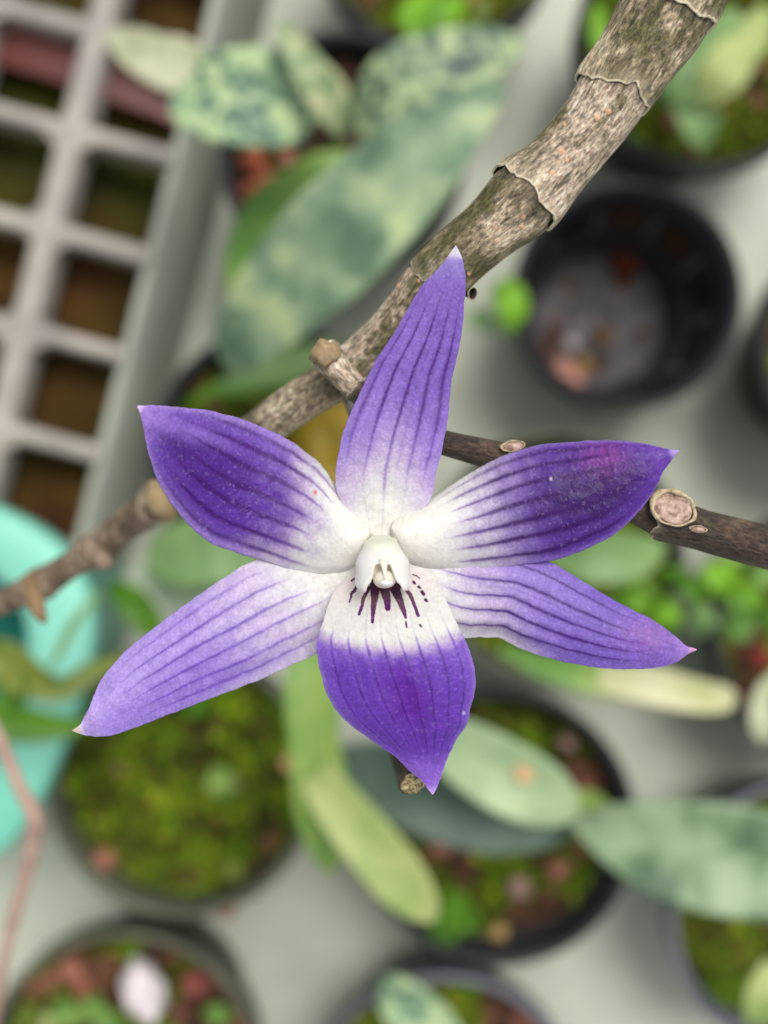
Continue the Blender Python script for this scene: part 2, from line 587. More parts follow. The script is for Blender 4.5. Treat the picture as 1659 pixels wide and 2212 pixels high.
PL['midright'], _ = make_pot(1205, 1205, 282, 'mossy pot behind the right petal and right sepal', M_pot_olive, seed=31, moss=0.9, soil_depth=0.010, bright=1.2, rocks=[(1270, 1330, 26, RC), (1120, 1440, 26, RD)])
PL['edgeright'], _ = make_pot(1830, 1370, 292, 'dark pot with reddish grit cut by the right edge beside the vivid leaves', M_pot, seed=37, moss=0.6, soil_depth=0.012, rocks=[(1640, 1420, 34, (120, 40, 26)), (1650, 1480, 28, RD)])
PL['edgetop'], _ = make_pot(1906, 745, 268, 'dark pot barely entering the right edge beside the empty pot', M_pot, seed=41, moss=0.6)
PL['bottom'], _ = make_pot(960, 2402, 300, 'grey rimmed pot at the bottom edge with one mint green leaf', M_pot_grey, seed=43, moss=0.6, soil_depth=0.014, rocks=[(1120, 2200, 26, RC), (1150, 2212, 20, RO)])

# the empty pot, with a stepped floor, drain holes and side slots
he = 0.051
ce = at(1358, 636, H - he)
Re = 250 * scl(H - he)
t = thing('empty_pot', (ce.x, ce.y, 0), 'empty black plastic pot with drain holes right of the cane', 'pot')
b = Re * 0.70
lathe('pot', [(0.0005, 0.0006), (b, 0.0006), (Re * 0.94, he - 0.011), (Re * 0.99, he - 0.0105), (Re, he - 0.001), (Re - 0.0008, he), (Re - 0.002, he - 0.0003),
              (Re - 0.0028, he - 0.010), (Re * 0.90, he - 0.012), (Re * 0.885, he - 0.014), (Re * 0.80, he * 0.42), (Re * 0.765, he * 0.41), (b - 0.001, 0.010), (b - 0.002, 0.007), (b * 0.84, 0.0068),
              (b * 0.82, 0.005), (b * 0.45, 0.005), (b * 0.43, 0.0065), (b * 0.30, 0.0065), (b * 0.28, 0.005), (0.0005, 0.005)], ce.x, ce.y, M_pot, t)
lathe('pot_floor', [(b * 0.985, 0.0095), (b * 0.97, 0.0078), (b * 0.84, 0.0074), (b * 0.82, 0.0056), (b * 0.45, 0.0056), (b * 0.43, 0.0070), (b * 0.30, 0.0070), (b * 0.28, 0.0056), (0.0005, 0.0056)], ce.x, ce.y, M_floor, t)
for k in range(5):
    a = math.radians(200 + k * 72)
    V = []
    for j in range(24):
        q = 2 * math.pi * j / 24
        V.append((ce.x + b * 0.63 * math.cos(a) + 0.0022 * math.cos(q) * (1.3 if k % 2 else 1), ce.y + b * 0.63 * math.sin(a) + 0.0022 * math.sin(q), 0.0060))
    mesh_from('drain_hole', V, [tuple(range(24))], M_hole, t, smooth=False)
M_dark = noise_mat('slot_shade', [(0.3, (10, 10, 11)), (0.7, (20, 20, 22))], scale=60, rough=0.6)
for k in range(10):
    a = math.radians(-62 + k * 36)
    V = []
    ar = a + math.pi / 10
    for (aa, z, q_) in [(x_, z_, o_) for (z_) in (he * 0.46, he - 0.0145) for (x_, o_) in ((-0.035, 0.0), (-0.03, 0.0011), (0.03, 0.0011), (0.035, 0.0))]:
        rr_ = Re * (0.80 + (0.885 - 0.80) * ((z - he * 0.42) / (he - 0.014 - he * 0.42))) - q_
        V.append((ce.x + rr_ * math.cos(ar + aa), ce.y + rr_ * math.sin(ar + aa), z))
    mesh_from('rib', V, [(0, 1, 5, 4), (1, 2, 6, 5), (2, 3, 7, 6)], M_pot_grey, t, smooth=False)
    V = []
    for (aa, z) in ((-0.19, he * 0.48), (0.19, he * 0.48), (0.19, he - 0.016), (-0.19, he - 0.016)):
        rr_ = Re * (0.80 + (0.885 - 0.80) * ((z - he * 0.42) / (he - 0.014 - he * 0.42))) - 0.0004
        V.append((ce.x + rr_ * math.cos(a + aa), ce.y + rr_ * math.sin(a + aa), z))
    mesh_from('side_slot', V, [(0, 1, 2, 3)], M_hole if k in (3, 9, 4) else M_dark, t, smooth=False)
for (x, y, r, c, nm) in ((1215, 800, 17, (176, 128, 116), 'pebble'), (1238, 822, 15, (186, 132, 118), 'pebble'), (1232, 742, 12, (170, 160, 160), 'pebble'),
                         (1300, 728, 16, (96, 70, 34), 'bark_chip'), (1185, 790, 18, (80, 52, 36), 'bark_chip'), (1200, 700, 14, (110, 88, 84), 'pebble'),
                         (1258, 790, 14, (140, 110, 60), 'bark_chip'), (1180, 745, 16, (74, 50, 40), 'bark_chip'), (1350, 560, 30, (88, 40, 22), 'bark_chip')):
    d = H - 0.007
    q = at(x, y, d)
    o = rock(None, q.x, q.y, 0.0075, r * 1.3 * scl(d), c, name=nm, seed=x)
tag_p = {'pebble': ['pale pink pebble lowest in the empty pot', 'salmon pebble beside the lowest pebble in the empty pot', 'pale grey pebble at the middle of the empty pot floor',
                    'dull mauve pebble highest on the left of the empty pot floor'],
         'bark_chip': ['olive brown bark chip right on the empty pot floor', 'dark brown bark chip at the lower left of the empty pot floor', 'tan bark chip between the pebbles and the olive chip in the empty pot',
                       'dark chip at the far left of the empty pot floor', 'large rusty brown chip in the middle of the empty pot']}
cnt = {'pebble': 0, 'bark_chip': 0}
for o in list(COL.objects):
    base = o.name.split('.')[0]
    if base in cnt and o.parent is None:
        tag(o, tag_p[base][cnt[base]], 'pebble' if base == 'pebble' else 'bark chip', 'bits lying in the empty pot')
        cnt[base] += 1


# ---------------------------------------------------------------- leaves
def leaf(parent, pts, mat, name='leaf', fold=0.25, th=0.0006, n=50, m=16, wav=0.0, label=None, blunt=False):
    """pts: (px, py, half width, distance)"""
    c = crom(pts, n)
    P = np.array([at(a[0], a[1], a[3]) for a in c])
    T = np.gradient(P, axis=0)
    T /= np.linalg.norm(T, axis=1)[:, None]
    Wd = np.maximum(c[:, 2], 1.0) * np.array([scl(x) for x in c[:, 3]])
    side = np.cross(T, np.array([0, 0, 1.0]))
    side /= np.linalg.norm(side, axis=1)[:, None]
    up = np.cross(side, T)
    V = []
    for i in range(n):
        for j in range(m):
            u = j / (m - 1) * 2 - 1
            off = side[i] * u * Wd[i] + up[i] * (abs(u) ** 1.4 * Wd[i] * fold + wav * Wd[i] * math.sin(i * 0.35 + u * 2) * abs(u))
            V.append(P[i] + off)
    o = mesh_from(name, V, grid_faces(n, m), mat, parent)
    solid(o, th)
    if label:
        o['label'] = label
    return o


sage = [(0.34, (96, 124, 98)), (0.46, (126, 154, 122)), (0.55, (152, 176, 140)), (0.64, (188, 204, 152))]
M_sage = leaf_mat('sage_leaf', sage, 95, seed=0.3)
M_sage2 = leaf_mat('sage_leaf_blotched', [(0.36, (88, 116, 88)), (0.48, (128, 156, 116)), (0.6, (162, 186, 150))], 75, seed=1.9)
M_mint = leaf_mat('mottled_mint_leaf', [(0.38, (76, 104, 92)), (0.48, (132, 166, 132)), (0.56, (188, 212, 158)), (0.7, (204, 220, 170))], 250, seed=4.1, dist=0.8)
M_mint3 = leaf_mat('young_mottled_leaf', [(0.36, (120, 150, 104)), (0.5, (160, 180, 134)), (0.62, (204, 206, 158))], 260, seed=9.1, dist=0.8)
M_mint2 = leaf_mat('mottled_grey_leaf', [(0.38, (66, 90, 80)), (0.48, (120, 148, 118)), (0.58, (184, 202, 150))], 230, seed=7.1, dist=0.8)
M_pale = leaf_mat('pale_leaf', [(0.35, (176, 184, 146)), (0.6, (208, 210, 178))], 120, seed=2.2)
M_lime = leaf_mat('lime_leaf', [(0.35, (96, 150, 20)), (0.6, (140, 196, 48))], 120, seed=5.5, trans=0.3)
M_grass = leaf_mat('grass_green_leaf', [(0.35, (62, 112, 12)), (0.6, (100, 150, 36))], 120, seed=6.5, trans=0.3)
M_fresh = leaf_mat('fresh_green_leaf', [(0.35, (112, 160, 76)), (0.6, (158, 188, 96))], 70, seed=8.5, trans=0.3)
M_yg = leaf_mat('yellow_green_leaf', [(0.35, (150, 180, 100)), (0.6, (196, 206, 136))], 60, seed=9.5, trans=0.3)
M_ochre = leaf_mat('ochre_leaf', [(0.35, (130, 112, 10)), (0.6, (170, 142, 22))], 90, seed=3.5, trans=0.3)
M_slate = leaf_mat('slate_leaf', [(0.35, (76, 96, 84)), (0.6, (96, 118, 102))], 60, seed=11.5)
M_green = leaf_mat('soft_green_leaf', [(0.35, (104, 140, 84)), (0.6, (136, 168, 104))], 60, seed=12.5)
M_cream = leaf_mat('cream_leaf', [(0.35, (196, 200, 140)), (0.6, (222, 220, 180))], 60, seed=13.5)
M_olive = leaf_mat('olive_leaf', [(0.35, (88, 110, 34)), (0.6, (128, 140, 56))], 60, seed=14.5)
M_pink = noise_mat('pinkish_stem', [(0.35, (168, 132, 122)), (0.6, (192, 164, 148))], scale=200, rough=0.6)
M_white = noise_mat('white_bud', [(0.35, (214, 200, 204)), (0.6, (236, 226, 226))], scale=200, rough=0.5, bump=0.1)
M_rosy = leaf_mat('rosy_leaf_base', [(0.35, (136, 84, 88)), (0.6, (178, 128, 128))], 90, seed=15.5)
M_spot = noise_mat('leaf_rust_spot', [(0.35, (188, 146, 100)), (0.6, (206, 166, 122))], scale=200, rough=0.7)

P8 = PL['leafy']
leaf(P8, [(498, 805, 10, .250), (520, 745, 62, .242), (602, 645, 98, .232), (732, 515, 120, .224), (860, 390, 108, .220), (965, 290, 74, .219), (1045, 215, 40, .219), (1085, 175, 6, .221)],
     M_sage, fold=0.22, wav=0.04, n=70, m=24)
leaf(P8, [(560, 700, 8, .285), (535, 610, 48, .280), (590, 480, 70, .275), (690, 380, 50, .270), (750, 330, 8, .27)], M_fresh, fold=0.2, label='lighter yellow green leaf behind the big leaf')
leaf(P8, [(385, 190, 10, .246), (410, 200, 72, .244), (480, 210, 100, .242), (560, 215, 106, .242), (640, 225, 86, .246), (672, 240, 34, .250), (690, 248, 4, .252)], M_mint, fold=0.18, wav=0.04)
leaf(P8, [(602, 50, 6, .236), (625, 85, 24, .236), (668, 150, 36, .236), (705, 205, 44, .238), (735, 262, 30, .242), (745, 300, 8, .25)], M_mint3, fold=0.3, label='small upright mottled leaf')
leaf(P8, [(1130, 88, 10, .268), (1080, 105, 48, .266), (980, 135, 72, .264), (880, 180, 84, .264), (800, 235, 60, .268), (755, 270, 14, .275)], M_mint2, fold=0.18, wav=0.04)
leaf(P8, [(230, 70, 8, .262), (275, 95, 38, .26), (345, 130, 56, .256), (410, 150, 56, .255), (460, 160, 30, .255), (480, 170, 6, .255)], M_pale, fold=0.2, wav=0.08, label='pale cream leaf')
leaf(P8, [(318, 190, 8, .262), (350, 215, 28, .262), (385, 235, 34, .262), (430, 250, 10, .262)], M_rosy, fold=0.2, label='rosy underside of a small leaf')
leaf(P8, [(738, 250, 6, .27), (733, 300, 11, .28), (722, 345, 12, .295), (735, 380, 5, .305)], M_grass, name='stem', fold=0.6)
leaf(P8, [(700, 335, 5, .29), (730, 350, 26, .29), (745, 385, 8, .292)], M_grass, fold=0.3)

t6 = PL['topright']
leaf(t6, [(1610, 70, 8, .290), (1600, 105, 40, .286), (1560, 160, 50, .285), (1520, 215, 26, .29), (1500, 240, 5, .295)], M_yg, fold=0.2, label='yellow green leaf lying across the succulent')
leaf(t6, [(1590, 20, 10, .298), (1560, 80, 50, .292), (1500, 150, 66, .29), (1450, 200, 40, .292), (1430, 225, 6, .296)], M_green, fold=0.2)
leaf(t6, [(1480, 150, 10, .296), (1495, 210, 46, .294), (1515, 275, 42, .294), (1525, 320, 12, .298)], M_green, fold=0.2)
leaf(t6, [(1659, 20, 20, .30), (1620, 90, 40, .298), (1600, 130, 10, .30)], M_yg, fold=0.2)
leaf(t6, [(1290, 10, 6, .305), (1300, 80, 26, .303), (1340, 130, 8, .305)], M_lime, fold=0.2)

t7 = PL['topmid']
leaf(t7, [(905, 110, 4, .30), (900, 70, 26, .298), (915, 20, 34, .30), (940, -30, 10, .305)], M_lime, fold=0.2)
leaf(t7, [(870, 75, 4, .30), (880, 40, 24, .298), (900, -10, 10, .305)], M_lime, fold=0.2)
leaf(t7, [(975, 80, 4, .30), (955, 45, 24, .298), (985, 0, 24, .30), (1000, -30, 5, .305)], M_lime, fold=0.2)
leaf(t7, [(1030, 70, 4, .30), (1040, 30, 16, .298), (1045, -30, 5, .30)], M_olive, fold=0.2)

tm = PL['midright']
for (x, y, r, a, mt) in [(1385, 1290, 46, 0.3, M_lime), (1440, 1330, 42, 2.1, M_lime), (1340, 1305, 30, 1.2, M_grass), (1500, 1270, 40, 4.0, M_grass), (1560, 1250, 50, 0.8, M_lime), (1610, 1290, 46, 2.6, M_lime),
                         (1590, 1200, 36, 5.2, M_fresh), (1645, 1240, 40, 3.1, M_fresh), (1520, 1340, 40, 5.0, M_green), (1600, 1350, 40, 1.1, M_fresh), (1470, 1250, 28, 1.9, M_grass), (1655, 1330, 34, 0.2, M_grass)]:
    dx, dy = math.cos(a) * r, math.sin(a) * r
    leaf(tm, [(x - dx, y - dy, 3, .276), (x - dx * .4, y - dy * .4, r * .62, .273), (x + dx * .3, y + dy * .3, r * .66, .273), (x + dx, y + dy, 3, .277)], mt, fold=0.3, n=24, m=10)
leaf(tm, [(1180, 1190, 14, .262), (1260, 1205, 50, .258), (1350, 1205, 54, .258), (1410, 1190, 30, .262), (1440, 1180, 4, .266)], M_green, fold=0.2, label='flat grey green leaf under the right petal')
leaf(tm, [(1080, 1400, 10, .262), (1180, 1440, 28, .258), (1290, 1465, 38, .256), (1350, 1475, 36, .256)], M_fresh, fold=0.2)
leaf(tm, [(1290, 1463, 30, .2555), (1400, 1480, 40, .253), (1500, 1502, 36, .253), (1570, 1510, 26, .254), (1590, 1512, 8, .256)], M_cream, fold=0.2, label='cream coloured leaf end')
leaf(tm, [(1060, 640, 6, .30), (1095, 630, 30, .297), (1105, 670, 34, .297), (1100, 720, 6, .30)], M_lime, fold=0.2)
leaf(tm, [(1010, 700, 6, .31), (1040, 690, 24, .31), (1075, 715, 8, .31)], M_green, fold=0.2)
leaf(tm, [(1659, 1600, 14, .262), (1645, 1560, 26, .262), (1650, 1500, 20, .264), (1680, 1450, 6, .268)], M_pale, fold=0.2)

rq = random.Random(5)
for k in range(22):
    x, y = rq.uniform(1290, 1659), rq.uniform(1215, 1375)
    r, a = rq.uniform(14, 28), rq.uniform(0, 6.28)
    dd_ = rq.uniform(.268, .282)
    dx, dy = math.cos(a) * r, math.sin(a) * r
    leaf(tm, [(x - dx, y - dy, 3, dd_ + .003), (x, y, r * .6, dd_), (x + dx, y + dy, 3, dd_ + .003)], rq.choice([M_lime, M_grass, M_fresh, M_green]), fold=0.3, n=14, m=8)
tl = PL['lowmid']
leaf(tl, [(700, 1640, 20, .262), (800, 1665, 62, .256), (920, 1720, 84, .252), (1060, 1770, 74, .252), (1170, 1795, 40, .254), (1240, 1800, 6, .257)], M_slate, fold=0.2, label='dark slate green leaf')
leaf(tl, [(900, 1560, 16, .236), (980, 1610, 62, .232), (1080, 1670, 78, .229), (1160, 1712, 72, .229), (1215, 1745, 46, .231), (1245, 1765, 10, .233)], M_sage2 if False else leaf_mat('pale_sage_leaf', [(0.35, (142, 172, 128)), (0.6, (182, 202, 156))], 60, seed=17.5), fold=0.18, label='light green leaf with a rusty spot')
leaf(tl, [(1110, 1668, 4, .2276), (1130, 1672, 20, .2274), (1155, 1680, 4, .2276)], M_spot, name='rust_spot', fold=0.05, th=0.0001, n=14, m=8)
leaf(tl, [(1235, 1770, 12, .246), (1320, 1800, 62, .240), (1430, 1830, 104, .236), (1550, 1850, 118, .234), (1680, 1870, 110, .234), (1800, 1880, 60, .238)], M_sage2, fold=0.2, wav=0.03, n=60, m=20, label='broad blotched grey green leaf')
leaf(tl, [(1180, 1750, 10, .26), (1260, 1740, 34, .258), (1330, 1760, 10, .26)], M_fresh, fold=0.3)
for (x, y, r, a) in [(980, 1960, 44, 0.5), (960, 2010, 40, 2.0), (1010, 1990, 36, 4.0)]:
    dx, dy = math.cos(a) * r, math.sin(a) * r
    leaf(tl, [(x - dx, y - dy, 3, .318), (x, y, r * .8, .313), (x + dx, y + dy, 3, .318)], M_grass, fold=0.3, n=20, m=10)

tb = PL['lowleft']
leaf(tb, [(668, 1380, 40, .236), (672, 1500, 58, .234), (680, 1620, 54, .234), (700, 1740, 64, .235), (706, 1820, 46, .238), (712, 1885, 10, .242)], M_fresh, fold=0.2, n=60, label='strap leaf running up behind the lip')
leaf(tb, [(680, 1670, 40, .232), (735, 1745, 54, .229), (805, 1830, 60, .227), (868, 1905, 58, .227), (915, 1962, 36, .228), (936, 1992, 6, .230)], M_yg, fold=0.2, label='yellow green rounded leaf')
leaf(tb, [(608, 1650, 8, .285), (625, 1650, 20, .285), (645, 1665, 8, .285)], M_spot, name='dry_tip', fold=0.2, n=14, m=8)
for (x, y, r, a, mt) in [(475, 1690, 40, 1.2, M_fresh), (420, 1525, 34, 0.4, M_grass), (500, 1880, 30, 0.9, M_olive)]:
    dx, dy = math.cos(a) * r, math.sin(a) * r
    leaf(tb, [(x - dx, y - dy, 3, .312), (x, y, r * .75, .308), (x + dx, y + dy, 3, .312)], mt, fold=0.3, n=20, m=10)

th_ = PL['behind']
leaf(th_, [(640, 985, 30, .292), (700, 950, 62, .290), (760, 900, 50, .290), (800, 860, 10, .292)], M_ochre, fold=0.2, label='ochre yellow leaf')
leaf(th_, [(700, 900, 30, .29), (720, 990, 40, .29), (740, 1050, 20, .29)], M_ochre, fold=0.2)
leaf(th_, [(320, 1195, 20, .262), (380, 1200, 66, .258), (470, 1190, 70, .257), (560, 1190, 60, .26)], M_green, fold=0.2, label='flat sage leaf between left petal and left sepal')
leaf(th_, [(300, 1230, 10, .27), (370, 1260, 46, .268), (440, 1270, 40, .268), (500, 1260, 10, .27)], M_sage, fold=0.2)
leaf(th_, [(470, 835, 6, .285), (560, 805, 24, .283), (660, 780, 34, .282), (740, 750, 20, .284)], M_green, fold=0.2)
leaf(th_, [(420, 860, 6, .30), (500, 835, 20, .298), (600, 825, 22, .298), (680, 830, 6, .30)], M_grass, fold=0.2)
leaf(th_, [(240, 1265, 14, .275), (285, 1300, 34, .272), (320, 1345, 30, .272), (345, 1385, 6, .275)], M_grass, fold=0.2)

t13 = PL['bottom']
leaf(t13, [(820, 2120, 12, .27), (850, 2150, 46, .266), (910, 2200, 58, .264), (980, 2270, 40, .266)], M_mint, fold=0.2, label='mint green leaf')

tb3 = PL['botleft']
for (x, y, r, a, mt) in [(140, 2195, 44, 0.4, M_fresh), (200, 2180, 34, 2.0, M_fresh), (60, 2200, 40, 1.0, M_olive), (230, 2210, 40, 4.0, M_fresh), (470, 2195, 34, 0.2, M_fresh), (100, 2215, 30, 3.0, M_yg)]:
    dx, dy = math.cos(a) * r, math.sin(a) * r
    leaf(tb3, [(x - dx, y - dy, 3, .322), (x, y, r * .75, .318), (x + dx, y + dy, 3, .322)], mt, fold=0.3, n=20, m=10)
# white closed bud lying on the grit
q = at(311, 2138, .312)
ob = rock(None, 0, 0, 0, 1, (236, 226, 226), name='white_bud', seed=2, mat=M_white, sq=(1, 1, 1))
ob.scale = (40 * scl(.312), 68 * scl(.312), 36 * scl(.312))
ob.rotation_euler = (0, 0, math.radians(18))
ob.location = q
tag(ob, 'smooth white oval bud lying on the red grit at the bottom left', 'bud')
leaf(PL['botright'], [(1640, 2212, 30, .29), (1650, 2150, 40, .288), (1670, 2080, 20, .29)], M_yg, fold=0.2)


# ---------------------------------------------------------------- lattice tray at the upper left
def lattice_tray():
    d = 0.310
    z0 = H - d
    # drawing axes of the tray, rotated
    o0 = np.array([153.0, 276.0])
    u = np.array([0.967, 0.262])
    u /= np.linalg.norm(u)
    v = np.array([-0.243, 0.970])
    v /= np.linalg.norm(v)
    e = at(*(o0), d)
    t = thing('lattice_tray', (e.x, e.y, 0), 'pale grey plastic lattice tray with dark brown cells at the left', 'tray')

    def W(a, b_, z):
        p = o0 + u * a + v * b_
        q_ = at(p[0], p[1], d)
        return Vector((q_.x, q_.y, z))

    V, F = [], []

    def bar(a0, b0, a1, b1, w0, ztop, zbot, steps=10):
        """bar from (a0,b0) to (a1,b1), rounded top"""
        dr = np.array([a1 - a0, b1 - b0], float)
        L = np.linalg.norm(dr)
        dr /= L
        nr_ = np.array([-dr[1], dr[0]])
        prof = [(-1, zbot), (-1.0, ztop - 0.0012), (-0.8, ztop - 0.0004), (-0.4, ztop), (0.4, ztop), (0.8, ztop - 0.0004), (1.0, ztop - 0.0012), (1, zbot)]
        n0 = len(V)
        for i in range(steps + 1):
            c = np.array([a0, b0]) + dr * L * i / steps
            for (k, z) in prof:
                p = c + nr_ * k * w0
                V.append(W(p[0], p[1], z))
        m_ = len(prof)
        for i in range(steps):
            for j in range(m_ - 1):
                F.append((n0 + i * m_ + j, n0 + i * m_ + j + 1, n0 + (i + 1) * m_ + j + 1, n0 + (i + 1) * m_ + j))

    pitch_b, pitch_a = 222.0, 252.0
    for k in range(-3, 5):
        bar(-4 * pitch_a, k * pitch_b, 226, k * pitch_b, 17 + (k % 2) * 2, z0 - 0.0007, z0 - 0.012, 20)
    for k in range(-4, 1):
        bar(k * pitch_a, -3 * pitch_b - 30, k * pitch_a, 4.0 * pitch_b, 27, z0, z0 - 0.013, 24)
    # gussets at the crossings
    for ka in range(-2, 1):
        for kb in range(-1, 4):
            for sa in (-1, 1):
                for sb in (-1, 1):
                    g = 50 + 45 * vnoise(ka * 3.7 + sa, kb * 2.1 + sb)
                    if ka == 0 and kb == 2 and sa == 1 and sb == -1 or (ka == 0 and kb == 2 and sb == 1 and sa == -1):
                        g = 95
                    p0 = (ka * pitch_a, kb * pitch_b)
                    n0 = len(V)
                    V.append(W(p0[0], p0[1], z0 - 0.0011))
                    V.append(W(p0[0] + sa * g, p0[1], z0 - 0.0011))
                    V.append(W(p0[0] + sa * g * .42, p0[1] + sb * g * .42, z0 - 0.0013))
                    V.append(W(p0[0], p0[1] + sb * g, z0 - 0.0011))
                    V += [Vector((q_.x, q_.y, q_.z - 0.008)) for q_ in V[n0:n0 + 4]]
                    F += [(n0, n0 + 1, n0 + 2, n0 + 3), (n0 + 1, n0 + 2, n0 + 6, n0 + 5), (n0 + 2, n0 + 3, n0 + 7, n0 + 6)]
    mesh_from('lattice', V, F, M_lattice, t)
    # side wall of the tray, leaning out
    Vw, Fw = [], []
    pr = [(214, z0 - 0.0062), (216, z0 - 0.0042), (222, z0 - 0.0036), (232, z0 - 0.0036), (238, z0 - 0.0044), (262, 0.001)]
    nb = 30
    for i in range(nb + 1):
        bb = -3 * pitch_b - 40 + (7 * pitch_b + 60) * i / nb
        for (a, z) in pr:
            Vw.append(W(a, bb, z))
    mesh_from('rim', Vw, grid_faces(nb + 1, len(pr)), noise_mat('tray_side', [(0.3, (158, 162, 148)), (0.7, (180, 184, 168))], scale=30, rough=0.55, bump=0.1), t)
    # brown substrate below
    Vs, Cs = [], []
    na_, nb_ = 100, 140
    for i in range(na_):
        for j in range(nb_):
            a = -1015 + (1015 + 222) * i / (na_ - 1)
            bb = -700 + 1600 * j / (nb_ - 1)
            p = W(a, bb, 0)
            h = mnoise.fractal(Vector((p.x * 50, p.y * 50, 3)), 1, 2, 5)
            Vs.append((p.x, p.y, z0 - 0.020 + 0.003 * h))
            q_ = 0.5 + 0.9 * mnoise.noise(Vector((p.x * 26, p.y * 26, 8)))
            q2 = 0.5 + mnoise.noise(Vector((p.x * 80, p.y * 80, 1)))
            c = lin((74, 36, 16)) * q_ + lin((44, 56, 6)) * (1 - q_)
            Cs.append(np.clip(c * (0.7 + 0.7 * q2), 0.003, 1))
    F = [(i * nb_ + j, (i + 1) * nb_ + j, (i + 1) * nb_ + j + 1, i * nb_ + j + 1) for i in range(na_ - 1) for j in range(nb_ - 1)]
    mesh_from('substrate', Vs, F, M_soil, t, np.array(Cs))
    leaf(t, [(-120, 60, 20, .322), (0, 95, 42, .32), (120, 130, 44, .32), (260, 180, 44, .321), (390, 250, 20, .323)],
         leaf_mat('maroon_strip', [(0.3, (84, 30, 26)), (0.6, (112, 52, 44))], 40), name='maroon_leaf', fold=0.15)


lattice_tray()


# ---------------------------------------------------------------- turquoise square planter, left edge
def planter():
    d = 0.262
    h = H - d
    cx, cy = -255, 1450
    c = at(cx, cy, d)
    t = thing('turquoise_planter', (c.x, c.y, 0), 'turquoise plastic planter with thick rim at the left edge', 'planter')

    def ring(r, z, e=3.2, n=96):
        out = []
        rot = math.radians(-20)
        for k in range(n):
            a = 2 * math.pi * k / n
            ca, sa = math.cos(a), math.sin(a)
            q_ = (abs(ca) ** e + abs(sa) ** e) ** (-1 / e)
            x, y = ca * q_ * r, sa * q_ * r
            out.append((c.x + x * math.cos(rot) - y * math.sin(rot), c.y + x * math.sin(rot) + y * math.cos(rot), z))
        return out
    R = 420 * scl(d)
    V = []
    prof = [(R * .72, 0.001), (R * 0.90, h - 0.014), (R * .985, h - 0.012), (R, h - 0.003), (R * .99, h - 0.001), (R * .97, h), (R * .74, h - 0.0010), (R * .67, h - 0.003), (R * .645, h - 0.010)]
    for r, z in prof:
        V += ring(r, z)
    mesh_from('planter_wall', V, grid_faces(len(prof), 96, True), M_teal, t)
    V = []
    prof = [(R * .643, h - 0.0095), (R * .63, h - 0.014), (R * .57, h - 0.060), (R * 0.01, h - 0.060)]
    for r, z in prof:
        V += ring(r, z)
    mesh_from('planter_inner_wall', V, grid_faces(len(prof), 96, True), M_teal_in, t)  # planter's own inner wall, its shade put into the colour


planter()
# grass blades leaning over the planter
t = thing('grass_tuft', at(-120, 1530, .25), 'loose green grass blades leaning over the turquoise planter', 'grass tuft')
leaf(t, [(-120, 1440, 30, .232), (0, 1425, 44, .232), (60, 1465, 40, .234), (130, 1490, 26, .236), (200, 1452, 22, .238), (275, 1420, 6, .242)], M_olive, name='blade', fold=0.2)
leaf(t, [(-120, 1520, 30, .230), (0, 1555, 42, .232), (80, 1570, 34, .234), (150, 1570, 20, .236), (200, 1560, 5, .238)], M_grass, name='blade', fold=0.2)
leaf(t, [(-60, 1400, 10, .236), (0, 1450, 30, .234), (30, 1490, 30, .234), (20, 1550, 20, .234)], M_grass, name='blade', fold=0.2)
leaf(t, [(110, 1440, 5, .236), (160, 1345, 9, .236), (215, 1280, 4, .238)], M_green, name='blade', fold=0.2)


def tube(name, pts, mat, parent=None, n=20, seg=60, cap=True):
    c = crom(pts, seg)
    P = np.array([at(a[0], a[1], a[3]) for a in c])
    T = np.gradient(P, axis=0)
    T /= np.linalg.norm(T, axis=1)[:, None]
    side = np.cross(T, [0, 0, 1.0])
    side /= np.linalg.norm(side, axis=1)[:, None]
    up = np.cross(side, T)
    V = []
    for i in range(seg):
        r = c[i, 2] * scl(c[i, 3])
        for j in range(n):
            a = 2 * math.pi * j / n
            V.append(P[i] + (side[i] * math.cos(a) + up[i] * math.sin(a)) * r)
    F = grid_faces(seg, n, True)
    if cap:
        F += [tuple(range(n))[::-1], tuple((seg - 1) * n + j for j in range(n))]
    return mesh_from(name, V, F, mat, parent)


o = tube('dry_flower_stalk', [(-60, 1480, 12, .150), (0, 1600, 14, .152), (42, 1700, 15, .154), (74, 1765, 19, .156), (66, 1850, 17, .16), (36, 1960, 15, .165), (8, 2080, 12, .17), (-20, 2250, 10, .18)], M_pink)
tag(o, 'thin bent pinkish dry stalk at the lower left edge', 'stalk')


# ---------------------------------------------------------------- canes
class Cane:
    def __init__(self, pts, seg=900):
        c = crom(pts, seg)
        self.c = c
        self.P = np.array([at(a[0], a[1], a[3]) for a in c])
        self.T = np.gradient(self.P, axis=0)
        self.T /= np.linalg.norm(self.T, axis=1)[:, None]
        s = np.cross(self.T, [0, 0, 1.0])
        self.side = s / np.linalg.norm(s, axis=1)[:, None]
        self.up = np.cross(self.side, self.T)
        self.r = np.array([a[2] * scl(a[3]) * 0.5 for a in c])
        self.len = np.r_[0, np.cumsum(np.linalg.norm(np.diff(self.P, axis=0), axis=1))]

    def find(self, px, py):
        return int(np.argmin((self.c[:, 0] - px) ** 2 + (self.c[:, 1] - py) ** 2))


